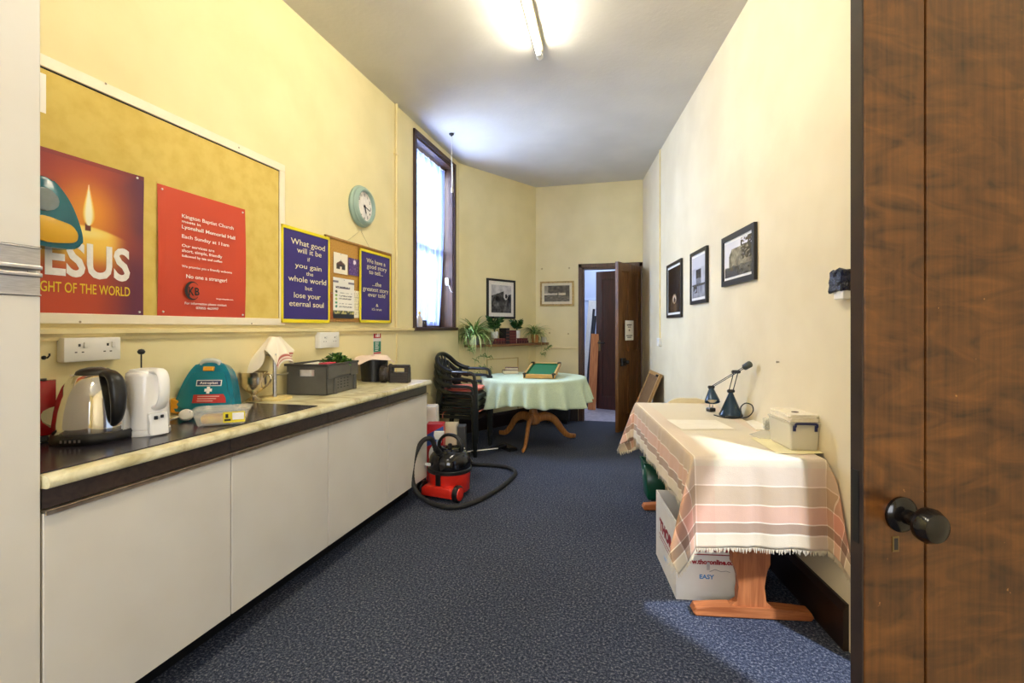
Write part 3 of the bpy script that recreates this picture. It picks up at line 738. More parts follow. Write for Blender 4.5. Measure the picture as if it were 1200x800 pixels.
def church(u, v):
    c = (242, 232, 208); 
    if .2 < u < .8 and .22 < v < .46 and not (.42 < u < .58 and v < .34): c = (48, 42, 44)
    if .46 <= v < .62 and abs(u-.5) < .32*(1-(v-.46)/.22): c = (92, 62, 50)
    if abs(u-.5) < .03 and .5 < v < .7: c = (60, 50, 50)
    return c
card('card', 'white card with a small dark church drawing on the corkboard', 'card', (391, 294.5, 319, 407.5, 299, 322.5), church)
def vio(u, v):
    n = ns(u, v, 9, 3); c = mix((84, 58, 120), (150, 120, 170), max(0, n)*1.3)
    if math.hypot(u-.55, (v-.78)) < .13: c = (235, 225, 240)
    return c
card('leaflet', 'purple patterned leaflet beside the church card on the corkboard', 'leaflet', (408.5, 302, 322, 421, 304, 323.5), vio)
def fly(u, v):
    c = (240, 236, 226)
    if v > .85 and (u < .25 or u > .7) and .88 < v < .93: c = (120, 116, 130)
    if .74 < v < .79 and .1 < u < .8 and ns(u, v, 40) > -.2: c = (70, 64, 90)
    for k, col in enumerate(((40, 60, 50), (120, 170, 70), (170, 190, 80), (70, 150, 110), (60, 130, 120))):
        z = .655-k*.09
        if math.hypot((u-.14)*.62, v-z) < .032: c = col
        if abs(v-z) < .026 and .27 < u < .9 and int(v*90) % 2 and ns(u, v, 34, k) > -.15: c = (130, 128, 130)
    if v < .2: c = mix((200, 190, 120), (60, 70, 60), sm(.0, .5, ns(u, v, 12)+.3))
    if v < .11: c = (30, 34, 44)
    return c
card('flyer', 'white information flyer with a column of coloured dots on the corkboard', 'flyer', (390.5, 323.5, 373.5, 415, 329, 372.5), fly, OC+.002, 0, 40, 60)
def pap(u, v):
    c = (238, 230, 205)
    if .1 < u < .9 and .1 < v < .92 and int(v*26) % 2 and ns(u, v, 25) > -.1: c = (178, 170, 150)
    return c
card('sheet_of_paper', 'cream typed sheet tucked behind the flyer on the corkboard', 'paper', (411, 340, 372, 421.5, 341, 372.5), pap, OC-.001)
def orn(u, v): return mix((150, 80, 40), (190, 120, 60), ns(u, v, 8)+.5)
card('leaflet', 'narrow brown leaflet at the lower left of the corkboard', 'leaflet', (386, 341, 374, 391.5, 343, 374), orn, OC-.002)

# white slip at the pinboard's left end
t, w, h = on_left('slip', 'white paper slip with a red mark at the top left of the long pinboard', 'paper', 42, 83, 130, 54, 87, 132, OB)
def slip(u, v):
    if .25 < v-.12 < .2+.25 and .1 < u < .78 and v < .36: return (196, 70, 50)
    return (246, 240, 228)
picture('sheet', w, h, slip, t, 0, 16, 40)

# plaster dispenser hung over the candle poster
t, w, h = on_left('plaster_dispenser', 'teal rounded dispenser with a yellow window hung over the candle poster', 'dispenser', 1, 196, 291, 80, 216, 290, OB+.004)
M_TEAL = plain('teal_plastic', S(16,104,118), S(12,90,104), scale=6, rough=.18)
def rr(pts, n=6):
    return [(p.x, p.z) for p in bez([(x, 0, z) for x, z in pts], n*len(pts), True)]
pl = rr([(-.45*w, -.46*h), (0, -.5*h), (.42*w, -.47*h), (.5*w, -.30*h), (.37*w, .05*h), (.19*w, .30*h), (-.04*w, .46*h), (-.25*w, .4*h), (-.42*w, .05*h), (-.5*w, -.30*h)])
B().prism(pl, -.075, 0, bev=.012).done('case', M_TEAL, t, smooth=40)
pl2 = rr([(-.2*w, -.41*h), (.25*w, -.41*h), (.40*w, -.34*h), (.34*w, -.18*h), (.12*w, -.12*h), (-.2*w, -.10*h)])
lab(B().prism(pl2, -.081, -.07, bev=.003).done('window', plain('yellow_plastic', S(230,178,34), S(220,166,28), scale=6, rough=.3), t, smooth=40), 'yellow window')
pl3 = rr([(-.2*w, .0*h), (.02*w, .02*h), (.10*w, .12*h), (.02*w, .26*h), (-.2*w, .28*h)])
lab(B().prism(pl3, -.082, -.07, bev=.003).done('panel', plain('grey_translucent', S(128,140,142), rough=.25), t, smooth=40), 'grey panel')

# clock
c, w, h = wrect(XP, 407, 219, 266, 440.5, 219, 266, .0)
ca, cb = XP(409, 240), XP(440, 240); cz = XP(421, 242).z; rad = .5*(XP(423, 218).z-XP(423, 266).z)
cyc = XP(421.5, 242).y; 
t = thing('wall_clock', 'round grey-green wall clock with a white dial above the corkboard', 'clock', (0, cyc, cz), LROT)
M_CLK = plain('sage_green_plastic', S(150,174,164), S(142,166,156), scale=10, rough=.3)
FM = Rx(PI/2); r = rad
b = B(); b.lathe([(r*.96, 0), (r, .012), (r, .022), (r*.95, .03), (r*.93, .036), (r*.93, .045), (r*.87, .052), (r*.85, .06), (r*.80, .066), (r*.735, .066), (r*.70, .055), (r*.70, .04)], 40, M=FM, cap=True); b.done('case', M_CLK, t, smooth=35)
b = B(); b.lathe([(r*.70, .041), (0, .0412)], 40, M=FM, cap=False); lab(b.done('dial', plain('clock_white', S(240,232,224), rough=.4), t), 'white dial')
text([(str(k), r*.56*math.sin(k*PI/6), r*.56*math.cos(k*PI/6)-r*.065, r*.13, None, 'C', .02) for k in range(1, 13)], M_INK, t, -.0425, 'numerals')
def hand(ang, ln, wd, y): 
    b = B(); b.box(-wd, wd, y-.001, y, -r*.08, ln, M=Ry(R(ang))); return b
hand(104, r*.52, .0035, -.044).done('minute_hand', M_INK, t); hand(160, r*.34, .0045, -.046).done('hour_hand', M_INK, t)
B().lathe([(.008, .043), (.008, .049)], 14, M=FM).done('boss', M_INK, t)

# sockets
def socket(label, quad, g='white double sockets under the dado rail'):
    t, w, h = on_left('double_socket', label, 'socket', *quad, 0.0, group=g)
    d = .04
    b = B(); b.box(-w/2, w/2, -d, 0, -h/2, h/2, bev=.004); b.done('plate', M_WHITE, t, smooth=40)
    for k in (-1, 1):
        cx = k*w*.25
        b = B(); b.box(cx-.004, cx+.004, -d-.0008, -d+.001, .012, .022); b.box(cx-.016, cx-.008, -d-.0008, -d+.001, -.012, -.008); b.box(cx+.008, cx+.016, -d-.0008, -d+.001, -.012, -.008)
        b.done('socket_holes', M_INK, t)
        b = B(); b.box(cx+.014, cx+.028, -d-.006, -d+.001, .006, .028, bev=.0015); b.done('switch', M_WHITE, t)
    return t
socket('white double socket above the steel kettle', (66, 396, 424, 133, 394.5, 421))
socket('white double socket above the grey crate', (369, 389, 408, 392, 389, 406.5))

# fire action sticker
t, w, h = on_left('safety_sign', 'narrow red and green safety sign under the dado rail', 'sign', 437.5, 388, 415, 446.5, 388, 414.5, .003)
B().box(-w/2, w/2, 0, .002, -h/2, h/2).done('panel', M_WHITE, t)
B().box(-w/2+.004, w/2-.004, -.001, 0, h*.20, h/2-.004).done('red_symbol_panel', plain('sign_red', S(190,36,34), rough=.4), t)
B().box(-w/2+.004, w/2-.004, -.001, 0, -h*.40, h*.06).done('green_panel', plain('sign_green', S(20,128,90), rough=.4), t)
B().box(-w/2+.004, w/2-.004, -.001, 0, -h*.48, -h*.42).done('red_foot_panel', MATS['sign_red'], t)
b = B(); b.box(-w*.02, w*.12, -.002, -.001, h*.25, h*.42); b.box(-w*.2, -w*.1, -.002, -.001, h*.25, h*.36); b.box(w*.18, w*.3, -.002, -.001, h*.25, h*.42)
for k in range(6): b.box(-w*.3, w*(.1+.05*(k % 3)), -.002, -.001, h*(-.35+.07*k), h*(-.325+.07*k))
b.done('symbols', M_PW, t)

# conduit at the window side
pz0 = XP(463, 384).y
t = thing('conduit', 'cream electrical conduit running down the left wall beside the window', 'conduit', (0, pz0, 0), LROT)
B().tube([(0, -.014, 1.312), (0, -.014, H-.001)], .013, 12).done('pipe', M_TRIMC, t, smooth=50)
zc_ = XP(463, 181).z
B().box(-.03, .03, -.03, 0, zc_-.008, zc_+.008, bev=.003).done('clip', M_TRIMC, t)

# small fixing on the wall beside the cupboard
p = XP(51, 419); t = thing('hook', 'tiny dark hook on the wall beside the tall cupboard', 'hook', (0, p.y, p.z), LROT)
B().tube([(0, 0, .0), (0, -.02, 0), (0, -.03, .008), (.0, -.03, .016)], .003, 8).done('hook_wire', M_BLACK, t)
B().lathe([(.008, 0), (.008, .003)], 10, M=Rx(PI/2)).done('hook_plate', M_BLACK, t)

# ------------------------------------------------------------------ on the worktop
def face_cam(p): return math.atan2((CAM-p).y, (CAM-p).x)         # angle of the direction towards the camera
# steel kettle
p = ZP(110.5, 514, ZM); kr = .118
ang = face_cam(p)+R(28)
t = thing('kettle', 'polished steel dome kettle with a black handle and base', 'kettle', (p.x, p.y, ZM), ang)
b = B(); b.lathe([(kr*1.0, 0), (kr*1.03, .006), (kr*1.02, .026), (kr*.98, .034)], 40); b.done('base', M_BLACK, t, smooth=40)
b = B(); b.lathe([(kr*.97, .034), (kr*.985, .04), (kr*.975, .07), (kr*.94, .11), (kr*.86, .155), (kr*.75, .195), (kr*.59, .225), (kr*.47, .237)], 48); b.done('body', M_STEEL, t, smooth=60)
b = B(); b.lathe([(kr*.47, .2355), (kr*.44, .247), (kr*.34, .256), (kr*.15, .262), (0, .263)], 32); b.done('lid', M_BLACK, t, smooth=50)
pth = bez([(kr*.42, 0, .236), (kr*.72, 0, .242), (kr*1.02, 0, .222), (kr*1.16, 0, .175), (kr*1.17, 0, .12), (kr*1.08, 0, .078), (kr*.93, 0, .062)], 36)
n = len(pth); b = B(); b.tube(pth, [.011+.010*math.sin(PI*min(1, i/(n-1)*1.05+.02)) for i in range(n)], 14, flat=(1.25, .85)); b.done('handle', M_BLACK, t, smooth=60)
b = B(); b.prism([(kr*-.62, .21), (kr*-.95, .232), (kr*-.88, .19), (kr*-.78, .175)], -.022, .022, bev=.005); b.done('spout', M_STEEL, t, smooth=40)
b = B()
for k in range(5): b.box(kr*1.015, kr*1.03, -.03+.014*k, -.024+.014*k, .012, .021, M=Rz(R(-60)))
b.done('markings', M_ALU, t)
# white jug kettle
p = ZP(172, 507, ZM); ang = math.atan2(RT.y, RT.x)-R(30)
t = thing('kettle', 'white plastic jug kettle with a big loop handle', 'kettle', (p.x, p.y, ZM), ang)
b = B(); b.lathe([(.082, 0), (.084, .004), (.083, .02), (.079, .022)], 36, sy=.9); b.done('base', M_WHITE, t, smooth=40)
b = B(); b.lathe([(.079, .023), (.08, .03), (.077, .12), (.073, .22), (.071, .232), (.062, .238)], 36, sy=.9); b.done('body', plain('white_gloss_plastic', S(236,233,228), S(232,228,222), scale=6, rough=.2), t, smooth=50)
b = B(); b.lathe([(.0625, .238), (.058, .246), (.03, .25), (0, .251)], 32, sy=.9); b.done('lid', M_WHITE, t, smooth=50)
pth = bez([(.055, 0, .236), (.095, 0, .243), (.125, 0, .225), (.133, 0, .175), (.124, 0, .135), (.104, 0, .112), (.078, 0, .105)], 34)
b = B(); b.tube(pth, .015, 12, flat=(1.3, .75)); b.done('handle', M_WHITE, t, smooth=60)
b = B(); b.prism([(-.06, .242), (-.103, .236), (-.10, .22), (-.072, .175)], -.024, .024, bev=.006); b.done('spout', M_WHITE, t, smooth=40)
b = B(); b.prism([(.06, .005), (.098, .005), (.095, .05), (.09, .085), (.06, .09)], -.03, .03, bev=.008); b.done('handle_foot', M_WHITE, t, smooth=40)
b = B(); b.box(.094, .101, -.018, -.006, .062, .076, bev=.002); b.box(.094, .101, .004, .014, .066, .078, bev=.002); lab(b.done('switch', M_BLACK, t), 'black switch')
# cafetiere behind the white kettle
p = DP(160, 440, 2.02); t = thing('cafetiere', 'glass coffee press behind the white kettle, black plunger knob raised', 'coffee press', (max(.09, p.x), p.y+.02, ZM), 0)
kz_ = DP(160, 412, (Vector((max(.09, p.x), p.y+.02, 0))-CAM).dot(FW)).z-ZM
b = B(); b.lathe([(.045, .012), (.045, .17), (.048, .175)], 24, cap=False); b.done('beaker', clear('clear_glass', S(210,220,220), .25, .05), t, smooth=60)
b = B(); b.lathe([(.048, 0), (.05, .004), (.05, .02), (.047, .022)], 24); b.lathe([(.05, .166), (.05, .18), (.03, .192), (0, .194)], 24); b.done('holder', M_BLACK, t, smooth=40)
b = B(); b.tube([(0, 0, .19), (0, 0, kz_-.006)], .0028, 8); b.done('rod', M_BLACK, t)
b = B(); b.lathe([(0, -.012), (.010, -.009), (.0145, 0), (.010, .009), (0, .012)], 20, M=T(0, 0, kz_)); b.done('knob', M_BLACK, t, smooth=60)
# red appliance at the left edge
p = ZP(60, 515, ZM); t = thing('coffee_machine', 'glossy red plastic kitchen appliance half hidden by the tall cupboard', 'appliance', (p.x-.03, p.y-.03, ZM), face_cam(p)+PI/2)
M_RED = plain('glossy_red', S(176,22,28), S(160,16,22), scale=6, rough=.22)
zt2 = .215
out = [(-.13, .02)]+[(.045, .02), (.052, .028), (.05, .04), (.03, .052), (.016, .066), (.012, .085), (.012, .098), (.018, .110), (.035, .117), (.048, .120), (.054, .127), (.054, zt2), (-.13, zt2)]
B().prism(out, -.03, .03, bev=.003).done('body', M_RED, t, smooth=35)
B().box(-.13, .035, -.045, .045, 0, .019, bev=.004).done('foot', M_BLACK, t)
B().box(-.12, .03, -.03, .03, zt2+.0005, zt2+.006, bev=.003).done('lid', M_BLACK, t)
pts = [(.04, -.02, .006), (.08, -.01, .005), (.10, .03, .005)]
# first aid kit
p = ZP(246, 483, ZM); d_ = (p-CAM).dot(FW)
rot = math.atan2(RT.y, RT.x)+R(4)
w = 67*d_/F; h = 57*d_/F/.97
t = thing('first_aid_kit', 'teal first aid case with a white cross propped against the wall', 'first aid kit', (p.x, p.y+.0, ZM), rot)
M_TEAL2 = plain('teal_shiny_plastic', S(14,122,140), S(8,96,114), scale=9, rough=.15)
LM = Rx(R(-14))
out = rr([(-.5*w, .02*h), (-.25*w, 0), (.25*w, 0), (.48*w, .02*h), (.5*w, .12*h), (.44*w, .42*h), (.36*w, .72*h), (.24*w, .93*h), (.1*w, 1.0*h), (-.1*w, 1.0*h), (-.24*w, .93*h), (-.36*w, .72*h), (-.45*w, .42*h), (-.51*w, .12*h)], 4)
out = [(x, max(z, 0.0)) for x, z in out]
sh = T(0, -.02, .003)
B().prism(out, -.035, .035, M=sh @ LM, bev=.012).done('case', M_TEAL2, t, smooth=40)
inn = rr([(-.40*w, .08*h), (.40*w, .08*h), (.36*w, .42*h), (.28*w, .72*h), (.17*w, .78*h), (-.17*w, .78*h), (-.28*w, .72*h), (-.37*w, .42*h)], 4)
B().prism(inn, -.041, -.034, M=sh @ LM, bev=.003).done('front_cover', clear('teal_clear', S(20,130,146), .75, .08), t, smooth=40)
b = B(); b.tube([LM @ Vector(q)+Vector((0, -.02, 0)) for q in bez([(-.16*w, -.02, .90*h), (-.13*w, -.03, 1.0*h), (0, -.032, 1.03*h), (.13*w, -.03, 1.0*h), (.16*w, -.02, .90*h)], 20)], .012, 10); lab(b.done('handle', plain('pale_plastic', S(190,196,186), rough=.3), t, smooth=60), 'pale handle')
b = B(); b.box(-.09*w, .09*w, -.046, -.034, .80*h, .89*h, M=sh @ LM, bev=.003); lab(b.done('latch', plain('amber_plastic', S(226,160,34), rough=.35), t), 'amber latch')
b = B(); b.box(-.17*w, .25*w, -.0425, -.041, .50*h, .62*h, M=sh @ LM); lb_ = b.done('label', M_WHITE, t)
b = B(); b.box(-.155*w, .235*w, -.0435, -.0425, .515*h, .605*h, M=sh @ LM); b.done('label_band', plain('label_navy', S(40,50,90), rough=.4), lb_)
tx = text([('Astroplast', .04*w, .54*h, .05*h, .30*w, 'C', .01)], M_PW, lb_, -.044); tx.matrix_local = sh @ LM
b = B(); b.prism([(-.20*w, .17*h), (.36*w, .17*h), (.34*w, .27*h), (.30*w, .34*h), (-.19*w, .33*h)], -.0425, -.041, M=sh @ LM); rl = b.done('red_label', plain('label_red', S(190,50,46), rough=.4), t)
b = B()
for k in range(3): b.box(-.12*w, (.24-.05*k)*w, -.0434, -.0426, (.29-.045*k)*h, (.305-.045*k)*h, M=sh @ LM)
b.done('label_lines', plain('label_pink', S(236,190,180), rough=.5), rl)
b = B(); c0 = .42*h; a_ = .022*w*1.1; l_ = .06*w
b.box(.04*w-a_, .04*w+a_, -.0428, -.041, c0-l_, c0+l_, M=sh @ LM); b.box(.04*w-l_, .04*w+l_, -.0429, -.041, c0-a_, c0+a_, M=sh @ LM); lab(b.done('cross', M_PW, t), 'white cross')
b = B(); b.prism([(-.56*w, .03*h), (-.44*w, .0), (-.42*w, .25*h), (-.55*w, .30*h)], -.05, -.01, M=T(0, -.0, .002), bev=.004); lab(b.done('side_clip', MATS['amber_plastic'], t), 'amber clip at the lower left corner')
# white plug
p = ZP(214, 494, ZM); t = thing('electric_plug', 'white electric plug with its flex lying by the jug kettle', 'plug', (p.x, p.y, ZM), math.atan2(RT.y, RT.x)+R(25))
b = B(); b.lathe([(.016, -.022), (.026, -.018), (.028, -.004), (.027, .004), (.022, .008)], 20, M=T(.012, 0, .029) @ Rx(R(70)), sy=.9); b.done('plug_body', M_WHITE, t, smooth=40)
b = B(); b.tube(bez([(-.012, 0, .022), (-.035, .0, .014), (-.055, .01, .006), (-.075, .035, .0045)], 16), .0038, 8); b.done('flex', M_WHITE, t, smooth=60)
b = B(); b.box(.008, .016, .022, .042, .03, .036); b.box(.0, .006, .022, .036, .016, .022); b.box(.018, .024, .022, .036, .016, .022); b.done('pins', M_ALU, t)
# clear plastic tub
p = ZP(261, 496, ZM); d_ = (p-CAM).dot(FW); w = 58*d_/F; 
t = thing('plastic_tub', 'clear plastic food tub with yellow contents and a lid', 'tub', (p.x, p.y, ZM), math.atan2(RT.y, RT.x)+R(24))
M_CP = clear('clear_plastic', S(236,232,214), .20, .12)
b = B(); b.frustum(w*.80, .10, w*.98, .125, 0.001, .062, bev=.006, open_top=True); b.done('tub', M_CP, t, thick=.0012)
b = B(); b.box(-w*.52, w*.52, -.068, .068, .0635, .0685, bev=.002); b.box(-w*.44, w*.44, -.055, .055, .069, .0715, bev=.001); b.done('lid', clear('clear_lid', S(240,236,220), .26, .12), t)
b = B(); b.frustum(w*.5, .07, w*.55, .08, .006, .04, M=T(-w*.1, 0, 0), bev=.012); lab(b.done('contents', plain('yellow_contents', S(232,200,60), S(206,150,60), scale=20, rough=.6), t), 'yellow contents')
b = B(); b.box(.04*w, .42*w, -.0030, -.0016, .012, .058, M=T(0, -.05, 0) @ Rx(R(11.6))); lb_ = b.done('label', plain('label_yellow', S(226,206,50), rough=.5), t)
b = B(); b.box(.20*w, .40*w, -.0036, -.0030, .024, .054, M=T(0, -.05, 0) @ Rx(R(11.6))); b.done('label_panel', M_PW, lb_)
b = B(); b.box(.06*w, .17*w, -.0036, -.0030, .020, .028, M=T(0, -.05, 0) @ Rx(R(11.6))); b.box(.08*w, .13*w, -.0036, -.0030, .033, .05, M=T(0, -.05, 0) @ Rx(R(11.6))); b.done('label_print', M_INK, lb_)
# trophy cup
p = ZP(294, 470.5, ZT); d_ = (p-CAM).dot(FW)
t = thing('trophy_cup', 'tarnished silver two-handled trophy cup beside the first aid case', 'trophy', (p.x+.02, p.y, ZM), math.atan2(RT.y, RT.x)-R(15))
M_SIL = plain('old_silver', (.72,.62,.46,1), (.58,.49,.35,1), scale=14, rough=.24, metal=1)
k = 34*d_/F/.165
b = B(); b.lathe([(r_*k*1.2, z_*k) for r_, z_ in ((.036, 0), (.037, .006), (.03, .012), (.016, .022), (.012, .034), (.018, .044), (.022, .048), (.036, .058), (.05, .078), (.055, .10), (.054, .13), (.057, .155), (.062, .165))]+[(.070*k, .164*k), (.062*k, .13*k), (.06*k, .09*k), (.036*k, .065*k), (0, .06*k)], 36, cap=False); b.done('cup', M_SIL, t, smooth=50)
for s in (-1, 1):
    b = B(); b.tube([(s*x*k*1.2, 0, z*k) for x, _, z in bez([(.054, 0, .135), (.07, 0, .155), (.09, 0, .15), (.096, 0, .125), (.08, 0, .095), (.062, 0, .078), (.052, 0, .072)], 26)], .0055*k, 8); b.done('handle', M_SIL, t, smooth=60)
# mug tree with tea towel
p = ZP(322, 467.5, ZT); d_ = (p-CAM).dot(FW); hh = 72*d_/F
t = thing('mug_tree', 'metal mug stand on a round pale wooden base', 'mug stand', (p.x, p.y, ZT), 0)
b = B(); b.lathe([(.092, 0), (.094, .004), (.094, .011), (.089, .015)], 36); lab(b.done('base', plain('pale_wood_base', S(226,206,140), S(214,192,124), scale=20, stretch=(1,6,1), rough=.45), t, smooth=40), 'pale wooden base')
b = B(); b.tube([(0, 0, .014), (0, 0, hh-.02)], .011, 12); b.done('pole', M_ALU, t, smooth=60)
for k, (z, a) in enumerate(((.14, 0), (.14, 120), (.14, 240), (.25, 60), (.25, 180), (.25, 300))):
    a = R(a)+YAW; b = B(); b.tube([(0, 0, z), (.06*math.cos(a), .06*math.sin(a), z+.004), (.078*math.cos(a), .078*math.sin(a), z+.012)], .004, 8); b.done('peg', M_ALU, t, smooth=60)
def towel_mat():
    m, nt, bs = nodes('tea_towel'); N = nt.nodes; L = nt.links; setv(bs, rough=.9)
    at = N.new('ShaderNodeAttribute'); at.attribute_name = 'Col'; L.new(at.outputs['Color'], bs.inputs['Base Color']); return m
def cloth_grid(name, fn, nu, nv, colfn, mat, thick=.003, loc=(0, 0, 0), rotz=0):
    me = bpy.data.meshes.new(name); vs = []; fs = []; cs = []
    for i in range(nu+1):
        for j in range(nv+1): vs.append(fn(i/nu, j/nv)); cs.append(colfn(i/nu, j/nv))
    for i in range(nu):
        for j in range(nv): a = i*(nv+1)+j; fs.append((a, a+nv+1, a+nv+2, a+1))
    me.from_pydata(vs, [], fs); at = me.color_attributes.new('Col', 'FLOAT_COLOR', 'POINT')
    for i, c in enumerate(cs): at.data[i].color = (lin(c[0]), lin(c[1]), lin(c[2]), 1)
    for p_ in me.polygons: p_.use_smooth = True
    me.materials.append(mat); o = bpy.data.objects.new(name, me); COL.objects.link(o); o.location = loc; o.rotation_euler = (0, 0, rotz)
    if thick: md = o.modifiers.new('weave', 'SOLIDIFY'); md.thickness = thick; md.offset = 1
    return o
def tow(u, v):
    x, y = (u-.5)*.31, (v-.5)*.27; r_ = math.hypot(x, y); a = math.atan2(y, x)
    z = .012-.95*max(0, r_-.03)*(1+.22*math.cos(3*a+.6)) - .02*math.sin(5*a)*r_/.15
    rr_ = min(r_, .03)+max(0, r_-.03)*(.50+.22*math.cos(5*a+.3))
    return (rr_*math.cos(a), rr_*math.sin(a), z)
def towc(u, v):
    c = (238, 228, 204)
    if .88 < u < .93 or .95 < u < .965: c = (176, 96, 84)
    return c
o = cloth_grid('tea_towel', tow, 48, 40, towc, towel_mat(), .003, (p.x, p.y, ZT+hh-.012), YAW+R(-10)); tag(o, 'cream tea towel with red edge stripes draped over the mug stand', 'tea towel')
# grey crate
t = thing('storage_crate', 'grey plastic stacking crate full of oddments on the worktop', 'crate', (.158, 2.755, ZT), R(5))
M_CR = plain('grey_crate_plastic', S(86,84,78), S(78,76,70), scale=12, rough=.5)
cw, cd, chh = .265, .375, .19
b = B(); zz0 = .002; th = .006
for sx in (-1, 1): b.box(sx*cw/2-(th if sx > 0 else 0), sx*cw/2+(0 if sx > 0 else th), -cd/2, cd/2, zz0, chh-.01)
b.box(-cw/2, cw/2, cd/2-th, cd/2, zz0, chh-.01); b.box(-cw/2, cw/2, -cd/2, cd/2, zz0, zz0+th)
# near end wall with a hand hole
b.box(-cw/2, -.05, -cd/2, -cd/2+th, zz0, chh-.01); b.box(.05, cw/2, -cd/2, -cd/2+th, zz0, chh-.01); b.box(-.05, .05, -cd/2, -cd/2+th, zz0, .115); b.box(-.05, .05, -cd/2, -cd/2+th, .155, chh-.01)
b.done('box', M_CR, t)
b = B(); e = .012
b.box(-cw/2-e, cw/2+e, -cd/2-e, -cd/2+.004, chh-.014, chh, bev=.002); b.box(-cw/2-e, cw/2+e, cd/2-.004, cd/2+e, chh-.014, chh, bev=.002); b.box(-cw/2-e, -cw/2+.004, -cd/2, cd/2, chh-.014, chh, bev=.002); b.box(cw/2-.004, cw/2+e, -cd/2, cd/2, chh-.014, chh, bev=.002)
b.done('rim', plain('dark_grey_rim', S(58,56,54), rough=.45), t)
b = B()
b.box(cw/2, cw/2+.012, -cd/2, -cd/2+.085, .10, chh-.014, bev=.002); b.box(cw/2, cw/2+.012, cd/2-.10, cd/2, .10, chh-.014, bev=.002); b.box(cw/2, cw/2+.009, -cd/2+.085, cd/2-.10, .11, chh-.014, bev=.002)
b.box(cw/2, cw/2+.012, -cd/2+.075, -cd/2+.105, zz0, .10, bev=.002); b.box(cw/2, cw/2+.012, cd/2-.05, cd/2-.02, zz0, .10, bev=.002)
b.done('side_rib', M_CR, t)
b = B()
for i in range(4):
    for j in range(4): b.box(cw/2-.001, cw/2+.0008, -.06+i*.042-.009, -.06+i*.042+.009, .03+j*.018, .037+j*.018)
b.done('vent_holes', M_BLACKM, t)
CRM = T(.158, 2.755, ZT) @ Rz(R(5))
def inc(x, y, z): return CRM @ Vector((x, y, z))
b = B(); b.frustum(.12, .2, .13, .21, 0, .15, bev=.01); o = b.done('paper_bag', plain('white_paper', S(238,228,210), rough=.8), loc=inc(-.055, -.05, .012), rotz=R(5)); tag(o, 'white paper packet in the grey crate', 'packet')
b = B(); b.box(-.05, .05, -.1, .1, 0, .006, bev=.002); b.box(-.045, .05, -.098, .1, .006, .010); o = b.done('envelope', plain('white_card', S(244,238,226), rough=.7), loc=inc(-.03, -.02, .176), rotz=R(12)); tag(o, 'white envelope on top of the full grey crate', 'envelope')
b = B(); b.box(-.03, .03, -.055, .055, 0, .185, bev=.006); o = b.done('box', plain('crimson_card', S(190,40,70), rough=.5), loc=inc(.085, -.10, .01), rotz=R(5)); tag(o, 'small crimson box poking out of the grey crate', 'box')
def leafy(name, label, cat, loc, r_, n, h0, cols, parent=None):
    bms = [B() for _ in cols]
    for i in range(n):
        a = random.uniform(0, 2*PI); q = random.random()**.6*r_; x, y = q*math.cos(a), q*math.sin(a); z = h0*(1-.5*(q/r_)**2)*random.uniform(.6, 1)
        s_ = random.uniform(.012, .022); M = T(x, y, z) @ Rz(a+random.uniform(-1, 1)) @ Ry(random.uniform(-.9, .5)) @ Rx(random.uniform(-.6, .6))
        bb = bms[i % len(cols)]
        pts_ = [(-s_, 0, 0), (-.3*s_, .45*s_, .1*s_), (.5*s_, .4*s_, .1*s_), (1.2*s_, 0, -.1*s_), (.5*s_, -.4*s_, .1*s_), (-.3*s_, -.45*s_, .1*s_)]
        bb.poly([M @ Vector(q_) for q_ in pts_])
    o = thing(name, label, cat, loc)
    for bb, c_ in zip(bms, cols): bb.done('foliage', c_, o)
    return o
M_LG = plain('leaf_green', S(96,140,52), S(70,110,36), scale=30, rough=.5); M_DG = plain('leaf_dark_green', S(44,92,40), S(28,68,30), scale=30, rough=.4)
leafy('herb_pot', 'bunch of small green leaves in the grey crate', 'herbs', inc(.05, .07, .12), .095, 300, .125, [M_LG, M_DG])
b = B(); b.frustum(.10, .11, .11, .12, 0, .10, bev=.01); o = b.done('plant_tray', M_BLACKM, loc=inc(.05, .065, .01)); tag(o, 'black tray under the green leaves inside the grey crate', 'tray')
# black bucket with cloth
p = ZP(438.5, 446, ZT); d_ = (p-CAM).dot(FW); r_ = 16*d_/F
t = thing('bucket', 'black plastic bucket next to the grey crate', 'bucket', (p.x, p.y, ZT), 0)
b = B(); b.lathe([(r_*.86, 0), (r_*.9, .004), (r_*1.0, .165), (r_*1.06, .168), (r_*1.06, .178), (r_*.98, .178), (r_*.86, .01), (0, .008)], 36, cap=False); b.poly([(r_*.86*math.cos(2*PI*i/36), r_*.86*math.sin(2*PI*i/36), 0) for i in range(36)]); b.done('pail', M_BLACK, t, smooth=40)
b = B(); b.tube(bez([(r_*1.02, -.0, .165), (r_*1.0, -.06, .10), (r_*.99, -.075, .06)], 12), .004, 8); b.done('handle', M_BLACK, t, smooth=50)
def dc(u, v):
    x, y = (u-.5)*.30, (v-.5)*.27; r0 = math.hypot(x, y); a = math.atan2(y, x)
    z = .02*math.exp(-(r0/.07)**2)-max(0, r0-r_*1.0)*.75*(.8+.5*math.sin(3*a+1))+.006*math.sin(30*x+5)*math.cos(25*y)+.006
    return (x*.92, y*.92, max(z, -.10))
o = cloth_grid('dish_cloth', dc, 36, 34, lambda u, v: (236, 214, 198) if abs(u-.5) > .05 or abs(v-.5) > .4 else (220, 186, 172), towel_mat(), .003, (p.x, p.y, ZT+.181), R(20)); tag(o, 'pale pink cloth spread over the top of the black bucket', 'cloth')
